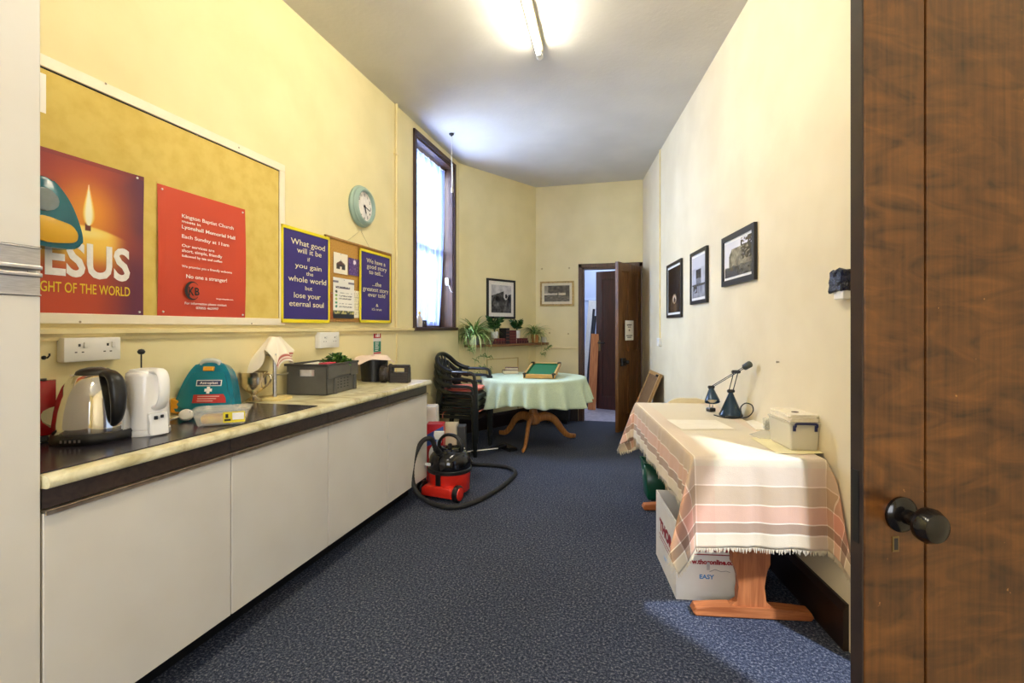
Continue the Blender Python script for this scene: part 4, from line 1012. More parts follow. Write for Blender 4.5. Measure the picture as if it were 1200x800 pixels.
# lantern torch
p = ZP(466.5, 448, ZT); d_ = (p-CAM).dot(FW); w = 33*d_/F; h = 21.5*d_/F
t = thing('torch', 'dark brown lantern torch with a cut-out grip, lying at the worktop end', 'torch', (p.x-.02, p.y, ZT), math.atan2(RT.y, RT.x)-R(4))
M_TO = plain('dark_brown_plastic', S(46,38,34), S(36,30,27), scale=20, rough=.45)
b = B(); X = T(0, 0, 0)
zb = .5*h*.9
# body block with grip opening
gx0, gx1, gz0, gz1 = -.10*w, .36*w, .56*h, .80*h
b.box(-.16*w, .5*w, -.045, .045, .0, gz0, bev=.006); b.box(-.16*w, .5*w, -.03, .03, gz1, .96*h, bev=.006); b.box(-.16*w, gx0, -.035, .035, gz0-.004, gz1+.004); b.box(gx1, .5*w, -.035, .035, gz0-.004, gz1+.004)
for k in range(3): b.box(-.1*w, .47*w, -.0475, -.044, .1*h+.14*h*k, .16*h+.14*h*k)
b.done('body', M_TO, t)
b = B(); b.lathe([(h*.46, 0), (h*.47, .004), (h*.47, .035), (h*.43, .045)], 28, M=T(-.5*w, 0, h*.47) @ Ry(PI/2)); b.lathe([(h*.43, .04), (h*.41, .30*w)], 24, M=T(-.5*w, 0, h*.47) @ Ry(PI/2))
for k in range(20):
    a = 2*PI*k/20; b.box(.0, .035, -.004, .004, h*.465, h*.49, M=T(-.5*w, 0, h*.47) @ Rx(a))
b.done('head', M_TO, t, smooth=40)
b = B(); b.lathe([(h*.49, 0), (h*.52, .003), (h*.52, .012), (h*.49, .015)], 28, M=T(-.22*w, 0, h*.50) @ Ry(PI/2)); b.done('collar', M_TO, t, smooth=40)

# ------------------------------------------------------------------ ceiling
p0 = ZP(632, 62, H-.05); td = Vector((0, 1, 0)); a_ = math.atan2(0, 1)
e2 = ZP(616.3, 0, H-.05); td = (p0-e2).normalized(); L_ = 1.83
t = thing('fluorescent_light', 'lit bare fluorescent tube on a cream ceiling batten', 'ceiling light', (p0.x, p0.y, H), math.atan2(td.y, td.x)+PI)   # local +x runs back towards the camera
M_BAT = plain('aged_cream_metal', S(206,196,166), S(198,186,154), scale=10, rough=.45)
b = B(); b.box(.0, L_, -.03, .03, -.045, -.001, bev=.006); b.done('batten', M_BAT, t)
for x in (.035, L_-.035):
    b = B(); b.box(x-.014, x+.014, -.016, .016, -.088, -.044, bev=.003); b.done('lamp_holder', M_WHITE, t)
b = B(); b.lathe([(.013, .05), (.013, L_-.05)], 16, M=T(0, 0, -.078) @ Ry(PI/2)); b.done('tube', emit('lit_tube', (1,.925,.76,1), 52), t, smooth=60)
b = B(); b.lathe([(.022, -.014), (.026, -.006), (.026, .02), (.024, .03)], 20, M=T(-.022, 0, -.062) @ Ry(PI/2)); b.done('starter_cap', M_WHITE, t, smooth=40)
t2 = dup(t, (p0.x-.25, .55, H), t.rotation_euler.z, 'added unseen fluorescent batten giving fill light from behind the camera')  # copy added out of view to brighten the near door and room
p = ZP(529, 156.5, H); zl2 = DP(529, 226, (p-CAM).dot(FW)).z
t = thing('light_pull', 'white pull cord hanging from the ceiling by the window', 'pull cord', (p.x, p.y, H), 0)
b = B(); b.lathe([(.022, -.014), (.024, -.01), (.024, -.001)], 20); b.lathe([(.006, -.03), (.008, -.014)], 10); lab(b.done('ceiling_plate', M_BLACKM, t, smooth=40), 'dark ceiling fixing')
z2 = zl2-H; b = B(); b.tube([(0, 0, -.03), (.003, 0, z2*.5), (.008, 0, z2+.12)], .0035, 6); b.tube([(.008, 0, z2+.30), (.012, 0, z2+.12), (.01, 0, z2+.04)], .0075, 8); b.done('cord', M_WHITE, t, smooth=60)
b = B(); b.lathe([(0, -.03), (.011, -.026), (.014, 0), (.009, .026), (.004, .034)], 16, M=T(.01, 0, z2+.03)); b.done('pull', plain('cream_pull', S(216,205,180), rough=.4), t, smooth=50)
# ------------------------------------------------------------------ far end: shelf, plants, pictures, round table
def loc_pts(t, pts):
    M = (Matrix.Translation(t.location) @ Rz(t.rotation_euler.z)).inverted(); return [M @ Vector(p) for p in pts]
# mantel shelf on the splayed wall
s0 = (SP(544, 405)-SA).dot(SU); SL = (SB-SA).length; zs = SP(592, 402.5, .08).z
M_SHW = wood('shelf_wood', S(96,66,34), S(140,100,56), axis=0, rough=.4)
sh_ = thing('shelf', 'brown wooden shelf crossing the splayed wall, crowded with plants and books', 'shelf', (SA.x, SA.y, zs), SROT)
b = B(); D_ = .17
pp = [(s0, -.001), (s0, -D_), (SL+.577*D_-.012, -D_), (SL-.008, -.001)]
A = [b.bm.verts.new((x, y, -.032)) for x, y in pp]; C = [b.bm.verts.new((x, y, 0)) for x, y in pp]
b.bm.faces.new(A); b.bm.faces.new(C)
for i in range(4): b.bm.faces.new((A[i], A[(i+1) % 4], C[(i+1) % 4], C[i]))
b.done('board', M_SHW, sh_)
def onS(px, n=.085, z=None):
    p = SP(px, 400, n); p.z = zs if z is None else z; return p
# boarded-in panel below the shelf
a, c = SP(570, 420), SP(607, 419); zb = SP(590, 445).z
t = thing('trim_5', 'thin moulding outlining a boarded panel under the shelf', 'moulding', (SA.x, SA.y, 0), SROT, kind='structure')
x0, x1 = (a-SA).dot(SU), (c-SA).dot(SU); z1 = (a.z+c.z)/2
b = B(); b.box(x0, x1, -.012, 0, z1-.012, z1, bev=.003); b.box(x0, x0+.012, -.012, 0, .2, z1-.012); b.box(x1-.012, x1, -.012, 0, .2, z1-.012); b.done('moulding', plain('tan_trim', S(206,182,124), rough=.5), t)
b = B(); xq = (SP(620, 420)-SA).dot(SU); b.box(xq-.004, xq+.004, -.006, 0, .2, zs-.035); b.done('joint_strip', M_TRIMC, t)

M_POTW = plain('white_glazed_pot', S(232,230,222), S(226,222,212), scale=10, rough=.25); M_SOIL = plain('soil', S(52,40,30), S(34,26,20), scale=60, rough=.95)
M_TERR = plain('tan_plastic_pot', S(196,140,78), S(180,124,66), scale=10, rough=.5); M_GREYP = plain('grey_pot', S(112,112,110), rough=.5)
M_SP1 = plain('spider_leaf_green', S(110,146,66), S(80,118,48), scale=60, rough=.5); M_SP2 = plain('spider_leaf_pale', S(206,212,150), S(176,190,120), scale=60, rough=.5)
def pot(t, r0, r1, h, mat):
    b = B(); b.lathe([(r0, 0), (r0*1.02, .003), (r1, h-.008), (r1*1.05, h-.007), (r1*1.05, h), (r1*.92, h), (r1*.90, h-.012)], 24, cap=False); b.poly([(r0*math.cos(2*PI*i/24), r0*math.sin(2*PI*i/24), 0) for i in range(24)]); p_ = b.done('pot', mat, t, smooth=40)
    b = B(); b.lathe([(r1*.905, h-.013), (0, h-.010)], 24, cap=False); b.done('soil', M_SOIL, p_)
def spider(t, h, n, ln, wid, seed, back=None, xl=(-9, 9)):
    rnd = random.Random(seed); bs = [B(), B()]
    for i in range(n):
        a = rnd.uniform(0, 2*PI); L_ = ln*rnd.uniform(.55, 1.05); up = rnd.uniform(.25, 1.15); N_ = 9; w = wid*rnd.uniform(.7, 1.1)
        pts = []
        x = .01; z = 0; ang = up*1.25
        for k in range(N_):
            t_ = k/(N_-1); pts.append((x, z, w*(1-t_**2.2)*(.6+.4*min(1, t_*4)) + .0006))
            x += L_/N_*math.cos(ang); z += L_/N_*math.sin(ang); ang -= rnd.uniform(.16, .36)*(1.25-.35*up)
        ca, sa = math.cos(a), math.sin(a); bb = bs[0] if i % 3 else bs[1]
        q = []
        for (x, z, w_) in pts:
            y_lim = ca*x*0
            px_, py_ = x*ca, x*sa
            if back is not None and py_ > back: py_ = back + .15*(py_-back)
            if back is not None: py_ = min(py_, back+.012)
            px_ = max(xl[0], min(xl[1], px_))
            q.append((bb.bm.verts.new((px_-sa*w_, py_+ca*w_, h+z)), bb.bm.verts.new((px_, py_, h+z-w_*.5)), bb.bm.verts.new((px_+sa*w_, py_-ca*w_, h+z))))
        for u, v in zip(q, q[1:]):
            bb.bm.faces.new((u[0], u[1], v[1], v[0])); bb.bm.faces.new((u[1], u[2], v[2], v[1]))
    bs[0].done('foliage', M_SP1, t, smooth=80, keep=True); lab(bs[1].done('foliage', M_SP2, t, smooth=80, keep=True), 'pale striped leaves')
def runner(t, pts, tuft, seed):
    b = B(); b.tube(bez(pts, 16), .0022, 6); st = b.done('runner', M_SP2, t)
    rnd = random.Random(seed); bb = B()
    for q in tuft:
        for i in range(12):
            a = rnd.uniform(0, 2*PI); L_ = rnd.uniform(.05, .10); p0 = Vector(q); p1 = p0+Vector((math.cos(a)*L_*.6, -abs(math.sin(a))*L_*.5, rnd.uniform(-.2, .6)*L_)); p2 = p1+Vector((math.cos(a)*L_*.5, 0, -L_*.6)); w = Vector((.003, 0, .003))
            bb.poly([p0-w, p0+w, p1+w, p1-w]); bb.poly([p1-w, p1+w, p2])
    bb.done('plantlet', M_SP1, st)
p = onS(556, .10); t = thing('spider_plant', 'big bushy spider plant in a grey pot at the left end of the shelf', 'pot plant', p, SROT)
pot(t, .05, .065, .105, M_GREYP); spider(t, .10, 240, .46, .0085, 3, .075, (-.19, .40))
for k, (dx, dz) in enumerate(((-.17, -.06), (.02, -.28), (.12, -.32), (-.08, -.36))):
    runner(t, [(dx*.2, -.05, .10), (dx*.6, -.09, .10), (dx, -.10, .02), (dx*1.05, -.095, dz)], [(dx*1.05, -.095, dz), (dx, -.10, dz*.5)], 20+k)
p = onS(627, .085); t = thing('spider_plant', 'smaller spider plant in a tan pot at the right end of the shelf', 'pot plant', p, SROT)
pot(t, .042, .056, .115, M_TERR); spider(t, .11, 80, .36, .0065, 5, .06, (-.4, .13))
for k, (dx, dz) in enumerate(((.10, -.10), (.02, -.16), (.16, -.06))):
    runner(t, [(dx*.2, -.05, .11), (dx*.7, -.09, .09), (dx, -.10, .0), (dx*1.05, -.10, dz)], [(dx*1.05, -.10, dz)], 40+k)
def glossy_plant(label, p, pr, ph, mat, seed, spread, hgt):
    t = thing('potted_plant', label, 'pot plant', p, SROT); pot(t, pr*.85, pr, ph, mat); rnd = random.Random(seed)
    b = B(); lf_ = B()
    for i in range(8):
        a = 2*PI*i/8+rnd.uniform(-.3, .3); L_ = hgt*rnd.uniform(.7, 1.1); o_ = spread*rnd.uniform(.4, 1)
        pts = bez([(0, 0, ph-.01), (o_*.3*math.cos(a), o_*.3*math.sin(a)*.6, ph+L_*.5), (o_*.8*math.cos(a), o_*.8*math.sin(a)*.6, ph+L_)], 12); b.tube(pts, .003, 6)
        for k in range(4, len(pts), 2):
            for s in (-1, 1):
                sz = rnd.uniform(.045, .06); M = Matrix.Translation(pts[k]) @ Rz(a+s*rnd.uniform(.3, 1.3)) @ Ry(rnd.uniform(-1.1, -.1)) @ Rx(s*rnd.uniform(.2, 1.2))
                lf_.poly([M @ Vector(q) for q in ((0, 0, 0), (.4*sz, .32*sz, .05*sz), (.9*sz, .30*sz, .05*sz), (1.5*sz, 0, -.1*sz), (.9*sz, -.30*sz, .05*sz), (.4*sz, -.32*sz, .05*sz))])
    for v_ in list(b.bm.verts)+list(lf_.bm.verts): v_.co.y = min(v_.co.y, .085)
    b.done('stems', M_DG, t); lf_.done('foliage', M_DG, t, keep=True)
M_CREAMB = plain('page_edge', S(226,214,184), S(210,198,168), scale=80, rough=.8)
def book(label, p, w, d, h, cov, rotz, flat=True, group=None, name='book', spine=False):
    """closed book: w along local x, d depth, h thickness when flat / height when upright"""
    t = thing(name, label, 'book', p, rotz, group)
    if flat:
        b = B(); b.box(-w/2, w/2, -d/2, d/2, 0, .003, bev=.0008); b.box(-w/2, w/2, -d/2, d/2, h-.003, h, bev=.0008); b.box(-w/2, w/2, d/2-.003, d/2, 0, h); b.done('cover', cov, t)
        B().box(-w/2+.004, w/2-.004, -d/2+.004, d/2-.004, .0035, h-.0035).done('pages', M_CREAMB, t)
        if spine:
            for ch in t.children: ch.rotation_euler = (0, 0, PI)
            b = B()
            for x in (-.32, -.1, .14, .34): b.box(x*w, x*w+.004, -d/2-.0006, -d/2+.001, h*.08, h*.92)
            b.done('spine_bands', plain('gilt', S(150,104,60), rough=.4), t)
    else:
        b = B(); b.box(-w/2, -w/2+.003, -d/2, d/2, 0, h, bev=.0008); b.box(w/2-.003, w/2, -d/2, d/2, 0, h, bev=.0008); b.box(-w/2, w/2, -d/2, -d/2+.004, 0, h, bev=.001); b.done('cover', cov, t)
        B().box(-w/2+.0035, w/2-.0035, -d/2+.005, d/2-.004, .003, h-.004).done('pages', M_CREAMB, t)
        b = B()
        for z in (.2, .4, .6, .8): b.box(-w/2-.0004, w/2+.0004, -d/2-.001, -d/2+.001, h*z, h*z+.004)
        b.done('spine_bands', plain('gilt', S(150,104,60), rough=.4), t)
    return t
M_MAR = plain('maroon_cloth', S(104,32,34), S(84,24,28), scale=40, rough=.5); M_NAVY = plain('black_leather', S(26,22,28), rough=.45); M_MAR2 = plain('dark_maroon', S(78,26,32), S(62,20,26), scale=40, rough=.5)
def sd(px): return (SP(px, 400, .085)-SA).dot(SU)
def onSs(s, n, z): v_ = SA+SU*s+SN*n; v_.z = z; return v_
zb_ = zs+.001
def bk(label, pxa, pxb, h, cov, flat, n=.09, z=None, d=.13, g='maroon books on the shelf'):
    sa, sb_ = sd(pxa), sd(pxb); return book(label, onSs((sa+sb_)/2, n, zb_ if z is None else z), sb_-sa-.001, d, h, cov, SROT, flat, g, spine=True)
bk('maroon book lying flat under the left white plant pot, lowest of two', 573, 588.5, .036, M_MAR2, True); bk('maroon book lying flat directly under the left white plant pot', 574.5, 588, .034, M_MAR, True, z=zb_+.0375)
bk('black upright book between the two white plant pots', 588.8, 592.8, .205, M_NAVY, False)
for k in range(3): bk(('left', 'middle', 'right')[k]+'most of three upright maroon volumes in the middle of the shelf', 593+2.6*k, 595.5+2.6*k, .175, M_MAR, False)
bk('long maroon book lying flat under the right white plant pot, lowest of two', 601.2, 615, .036, M_MAR2, True); bk('maroon book lying flat directly under the right white plant pot', 601.4, 614, .03, M_MAR, True, z=zb_+.0375)
glossy_plant('glossy dark green plant in a white pot left of the books', onSs(sd(578.5), .10, zb_+.073), .05, .085, M_POTW, 11, .12, .15)
glossy_plant('glossy dark green plant in a white pot right of the upright books', onSs(sd(605), .10, zb_+.069), .045, .105, M_POTW, 12, .10, .11)
p = onS(637.5, .10); t = thing('cup', 'small white cup at the right end of the shelf', 'cup', (p.x-.0, p.y, zs+.0005), SROT)
b = B(); b.lathe([(.028, 0), (.034, .006), (.04, .08), (.037, .08), (.031, .01), (0, .008)], 24, cap=False); b.poly([(.028*math.cos(2*PI*i/24), .028*math.sin(2*PI*i/24), 0) for i in range(24)]); b.done('bowl', M_POTW, t, smooth=50)
b = B(); b.tube(bez([(.037, 0, .065), (.058, 0, .06), (.056, 0, .03), (.034, 0, .022)], 14), .004, 8); b.done('handle', M_POTW, t, smooth=60)

# pictures
def framed(label, P, rotz, quad, fcol, fw, matw, fn, off=.012, mat_col=None, dep=.02, group=None, nx=40, nz=56):
    c, w, h = wrect(P, *quad, off); t = thing('framed_picture', label, 'picture', c, rotz, group)
    b = B()
    for x0, x1, z0, z1 in ((-w/2, w/2, h/2-fw, h/2), (-w/2, w/2, -h/2, -h/2+fw), (-w/2, -w/2+fw, -h/2+fw, h/2-fw), (w/2-fw, w/2, -h/2+fw, h/2-fw)): b.box(x0, x1, -dep/2, dep/2, z0, z1)
    b.done('frame', fcol, t)
    if matw: B().box(-w/2+fw, w/2-fw, -.001, .006, -h/2+fw, h/2-fw).done('mount', mat_col or plain('picture_mount', S(232,228,220), rough=.6), t)
    pw_, ph_ = w-2*fw-2*matw, h-2*fw-2*matw*(1.0)
    picture('photograph', pw_, ph_, fn, t, -.003, nx, nz, rough=.25); return t
M_BF = plain('black_frame', S(24,22,24), rough=.35); M_GF = plain('gilt_frame', S(178,150,84), S(140,112,56), scale=40, rough=.35, metal=.3)
def ruin(u, v):
    n = ns(u, v, 5, 1)+.5*ns(u, v, 14, 2); g = 70+70*n
    if v > .6+.3*u-.2*(u > .6): g = 190+30*n
    if .35 < u < .7 and .1 < v < .75-.4*abs(u-.5): g = 66+40*n
    if (u-.72)**2+(v-.62)**2*.6 < .012: g = 200
    if (u-.74)**2+(v-.60)**2*.6 < .004: g = 40
    if v < .2: g = 80+50*n
    return (g, g*.98, g*.97)
framed('black framed black-and-white portrait photograph above the shelf plants', SP, SROT, (570.5, 326, 373, 603.5, 328.5, 373.5), M_BF, .028, .05, ruin)
def lake(u, v):
    n = ns(u, v, 8, 4); g = 120
    if v > .45: g = 150+30*n if not (.15 < u < .95 and v > .55+.1*ns(u, v, 6)) else 70+50*n
    if .42 < v < .52: g = 205+30*n
    if v < .42: g = 95+60*ns(u, v*3, 9, 2)
    if u > .85 and v > .3: g = 60+30*n
    if abs(u-.55) < .02 and .35 < v < .6: g = 50
    return (g*1.0, g*.95, g*.84)
framed('gilt framed landscape photograph of trees by water, left of the far doorway', lambda x, y, o: YP(x, y, YB-o), 0, (633, 329.5, 358.5, 672.5, 329.5, 358), M_GF, .026, .035, lake, mat_col=plain('cream_mount', S(222,212,180), rough=.6), nx=56, nz=40)
gR = 'black framed photographs on the right wall'
def flower(u, v):
    n = ns(u, v, 6, 1); g = (30+14*n, 24+12*n, 20+10*n)
    q = ((u-.55)/.17)**2+((v-.30)/.11)**2
    if q < 1: g = mix((230, 214, 190), (130, 100, 70), q)
    if ((u-.56)/.07)**2+((v-.28)/.06)**2 < 1: g = (70, 54, 40)
    if q >= 1 and v < .2 and abs(u-.5) < .3: g = (70+30*n, 56+26*n, 42)
    if q >= 1 and v < .45 and .25 < u < .8 and n > .15: g = (96, 76, 54)
    return g
framed('narrow black framed dark photograph with a pale oval, farthest on the right wall', RW, RROT, (782, 311, 372.6, 799, 303, 371.5), M_BF, .03, .022, flower, group=gR)
def pier(u, v):
    n = ns(u, v, 5, 2); g = 190+20*n-40*v*0
    if v > .72: g = 205
    if .30 < u < .72 and .47 < v < .68: g = 42+10*n
    if .30 < u < .72 and .33 < v <= .47: g = 120+40*ns(u, v*3, 14)
    if abs(v-.31) < .012: g = 60
    if .1 < u < .42 and .12 < v < .30 and ns(u, v, 10) > -.1: g = 50
    if v < .30 and g > 100: g = 150+30*n
    if .50 < u < .54 and .1 < v < .31: g = 60
    if .1 < u < .95 and .28 < v < .31 : g = 70
    return (g, g, g*1.04)
framed('black framed pale photograph with a dark block, second of three on the right wall', RW, RROT, (809.7, 297, 356.4, 829, 288.3, 355), M_BF, .03, .022, pier, group=gR)
def cliff(u, v):
    n = ns(u, v, 7, 5)+.6*ns(u*1.5, v*.6, 22, 1); 
    c = (222, 220, 226)
    edge = .80-.3*max(0, .28-u)*6*(u < .28)-.06*abs(u-.5)
    if v < edge and u > .17: g = 128+46*n; c = (g*1.02, g*.97, g*.84)
    if u > .62 and v > .40 and ns(u, v, 16, 7) > -.12+.5*(.8-u): c = (58, 54, 52)
    if v < .28+.05*n: g = 74+36*n; c = (g, g*.98, g*.95)
    if v < .16 and u < .5: c = (64, 66, 78)
    return c
framed('largest black framed photograph, of a crag and tree, nearest on the right wall', RW, RROT, (847, 279, 335.6, 885.5, 261, 328.2), M_BF, .036, .018, cliff, group=gR, nx=60, nz=60)

# conduit and switch on the right wall
p0 = RW(774, 300); p = RW(773.5, 173)
t = thing('conduit', 'cream plastic trunking running down the right wall to a switch', 'conduit', (p0.x, p0.y, 0), RROT); z0 = RW(774, 396).z
B().box(-.012, .012, -.014, 0, z0+.002, H-.001, bev=.002).done('trunking', M_TRIMC, t)
t = thing('light_switch', 'small white switch at the foot of the right wall trunking', 'switch', (p0.x, p0.y, z0-.045), RROT)
b = B(); b.box(-.06, .06, -.03, 0, -.045, .045, bev=.004); b.done('plate', M_WHITE, t); B().box(-.010, .010, -.038, -.0305, -.016, .016, M=Rx(R(8)), bev=.002).done('rocker', M_WHITE, t)
# dark wrapped fitting on right wall near the door
c, w, h = wrect(RW, 984, 317, 343, 1000.5, 314, 341, .0)
t = thing('wall_fitting', 'white wall fitting wrapped in shiny dark navy plastic beside the near door', 'fitting', c, RROT)
M_NAVP = plain('navy_polythene', S(26,30,52), S(16,18,34), scale=30, bump=.9, bscale=60, rough=.2)
bm = B(); bm.box(-w/2, w/2, -.045, -.0, -h/2, h/2, bev=.010)
bmesh.ops.subdivide_edges(bm.bm, edges=bm.bm.edges[:], cuts=3, use_grid_fill=True)
for v_ in bm.bm.verts: v_.co += Vector((NZ.noise(v_.co*38), NZ.noise(v_.co*41+Vector((3, 1, 2)))*.6, NZ.noise(v_.co*33+Vector((9, 4, 1)))))*.012*min(1, -v_.co.y/.03)
bm.done('wrapping', M_NAVP, t); B().box(-w*.3, w*.4, -.035, 0, -h/2-.03, -h/2+.02, bev=.004).done('fitting_base', M_WHITE, t)
p = RW(913, 424); t = thing('screw', 'small grey screw left in the right wall above the desk lamp', 'screw', p, RROT)
B().lathe([(.003, 0), (.003, .010), (.006, .011), (.005, .014)], 10, M=Rx(PI/2)).done('screw_body', plain('dull_screw', S(150,135,110), rough=.4), t)
k_ = 0
for px, py in ((566, 0),): pass
for px, py, wh in ((635, 315, 'upper left of the gilt framed picture'), (667, 314, 'upper right of the gilt framed picture'), (644, 390, 'lower left, under the gilt framed picture'), (666, 391, 'lower right, under the gilt framed picture')):
    p = YP(px, py, YB); o = B().lathe([(.014, 0), (.013, .003), (0, .004)], 12, M=Rx(PI/2)).done('plug_hole_cover', plain('tan_filler', S(196,176,126), rough=.8)); o.location = p; tag(o, 'small tan filled screw hole on the far wall, '+wh, 'screw hole')

# round table ---------------------------------------------------------------
tc_ = CW(.245, 5.63); RT_ = .60
t = thing('round_table', 'round pedestal table with three curved pine legs under a green cloth', 'table', (tc_.x, tc_.y, 0), YAW)
M_PINE = wood('honey_pine', S(150,92,42), S(198,136,72), rough=.35)
B().lathe([(RT_-.015, .72), (RT_-.003, .724), (RT_-.003, .742), (RT_-.012, .748), (0, .748)], 56).done('tabletop', M_PINE, t, smooth=40)
B().lathe([(.05, .20), (.075, .215), (.08, .29), (.06, .32), (.045, .36), (.06, .44), (.07, .5), (.05, .58), (.05, .68), (.14, .70), (.14, .72)], 28).done('pedestal', M_PINE, t, smooth=40)
for a in (20, 137, 256):
    a = R(a); pr_ = bez([(.05, 0, .27), (.16, 0, .285), (.27, 0, .235), (.36, 0, .12), (.44, 0, .045), (.54, 0, .028)], 30); n = len(pr_)
    b = B(); b.tube([Vector((p_.x*math.cos(a), p_.x*math.sin(a), p_.z)) for p_ in pr_], [.055-.03*(i/(n-1)) for i in range(n)], 12, flat=(.55, 1.0)); b.done('leg', M_PINE, t, smooth=50)
M_MINT = plain('mint_cloth', S(198,214,186), S(188,204,176), scale=90, bump=.08, bscale=350, rough=.85)
rnd = random.Random(4)
def rc(u, v):
    th = u*2*PI; 
    sm_ = .285+.022*math.cos(4*(th-.6))+.012*math.sin(7*th)
    if v < .45: r_ = (RT_-.004)*v/.45; return (r_*math.cos(th), r_*math.sin(th), .751)
    s_ = (v-.45)/.55*sm_
    e = min(1, s_/.03); w_ = (.5+.5*math.sin(22*th+2.2*math.sin(3*th)+.7*math.sin(5*th+1)))**1.5
    r_ = RT_+.006*e+s_*(.03+.30*w_*min(1, s_/.10)); z = .751-.004*e-max(0, s_-.004)*.97
    return (r_*math.cos(th), r_*math.sin(th), z)
b = B(); b.grid(rc, 220, 26, closed_u=True); bmesh.ops.remove_doubles(b.bm, verts=b.bm.verts, dist=1e-4)
o = b.done('tablecloth', M_MINT, loc=(tc_.x, tc_.y, 0), rotz=YAW, smooth=80, thick=.002); tag(o, 'pale mint green cloth draped over the round table', 'tablecloth')
ZC = .7535
# small snooker table
fl_, fr_ = ZP(612.5, 441.5, ZC+.02), ZP(650.5, 441.8, ZC+.02); fw_ = (fr_-fl_).length; fl_.z = fr_.z = 0
mid = (fl_+fr_)/2; sr = math.atan2((fr_-fl_).y, (fr_-fl_).x)-R(8)
t = thing('snooker_table', 'tabletop snooker game with green baize in a wooden frame', 'snooker game', (mid.x, mid.y, ZC), sr)
dl = .56; tm = T(0, 0, .004) @ Rx(R(9.5)); w = fw_
M_OAK = wood('light_oak', S(180,134,66), S(208,164,94), axis=0, rough=.4)
b = B(); b.box(-w/2+.02, w/2-.02, .02, dl-.02, .012, .026, M=tm); b.done('baize', plain('green_baize', S(22,104,62), S(16,90,52), scale=200, rough=.95), t)
b = B(); b.box(-w/2, w/2, 0, .022, 0, .045, M=tm, bev=.003); b.box(-w/2, w/2, dl-.022, dl, 0, .045, M=tm, bev=.003); b.box(-w/2, -w/2+.022, .022, dl-.022, 0, .045, M=tm, bev=.003); b.box(w/2-.022, w/2, .022, dl-.022, 0, .045, M=tm, bev=.003); b.done('frame', M_OAK, t)
b = B(); 
for x0, x1, y0, y1 in ((-w/2+.045, w/2-.045, .022, .032), (-w/2+.045, w/2-.045, dl-.032, dl-.022), (-w/2+.022, -w/2+.032, .045, dl-.045), (w/2-.032, w/2-.022, .045, dl-.045)): b.box(x0, x1, y0, y1, .026, .040, M=tm)
b.done('cushion_rail', MATS['green_baize'], t)
for x in (-w/2+.018, w/2-.018):
    for y in (.018, dl-.018):
        b = B(); b.lathe([(.020, .006), (.022, .04), (.024, .052), (.015, .052), (.013, .02)], 14, M=tm @ T(x, y, 0)); b.done('pocket', M_BLACK, t, smooth=40)
for x in (-w/2+.05, w/2-.05): B().box(x-.012, x+.012, dl-.05, dl-.03, .0, .088).done('leg', M_OAK, t)
# books on the round table
def onT(px, py): return ZP(px, py, ZC)
pb2 = onT(598, 437.5); rb = YAW+R(10)
book('white-edged book with a dark cover lying on the mint tablecloth', pb2,   .18, .135, .045, M_MAR2, rb, True, 'books on the round table')
M_RBK = plain('plum_cover', S(96,52,60), rough=.4)
book('plum-coloured book lying on top of the white-edged book', pb2+Vector((.015, .012, .0455)), .16, .12, .028, M_RBK, rb-R(12), True, 'books on the round table')
# black heater / cabinet behind the table
a, c = YP(640, 497, YB-.2), YP(667, 497, YB-.2)
t = thing('cabinet', 'low black cabinet against the far wall behind the round table', 'cabinet', ((a.x+c.x)/2, YB-.15, 0), 0)
w = c.x-a.x; b = B(); b.box(-w/2, w/2, -.12, .12, .04, .36, bev=.006); b.done('body', M_BLACKM, t)
B().box(-w/2+.015, w/2-.015, -.128, -.121, .06, .34, bev=.003).done('door', M_BLACK, t)
for x in (-w/2+.03, w/2-.03):
    for y in (-.09, .09): B().box(x-.012, x+.012, y-.012, y+.012, 0, .0395).done('leg', M_BLACK, t)
# folded board leaning at the right wall
pe = RW(770, 470); se = (onR(0)-R0).length; 
s1_, s2_ = (hit(775, 443, R0+RN*.03, RN)-R0).dot(RU), (hit(763, 437, R0+RN*.03, RN)-R0).dot(RU)
t = thing('folded_table', 'brown folded card table leaning against the right wall by the far door', 'folded table', onR(s1_), RROT)
hz_ = .80; an = math.atan2(.33, hz_); Ln_ = math.hypot(.33, hz_); M_ = T(0, -.028, 0) @ T(0, -.335, 0) @ Rx(-an)
dS = max(.35, min(.6, s2_-s1_))
b = B(); b.box(-dS, 0, -.004, .004, .012, Ln_, M=M_); b.done('panel', plain('brown_hardboard', S(128,96,62), S(116,86,54), scale=20, rough=.6), t)
b = B(); b.box(-dS, 0, -.012, .020, Ln_-.04, Ln_, M=M_); b.box(-dS, 0, -.012, .020, .004, .04, M=M_); b.box(-.035, 0, -.012, .02, .04, Ln_-.04, M=M_); b.box(-dS, -dS+.035, -.012, .02, .04, Ln_-.04, M=M_); lab(b.done('frame', wood('tan_frame', S(160,122,74), S(186,148,94), rough=.5), t), 'tan wooden edge')
b = B(); b.lathe([(.014, 0), (.014, .02), (.008, .026)], 12, M=M_ @ T(-.05, -.012, Ln_-.03) @ Rx(PI/2)); b.done('catch', M_BLACK, t)

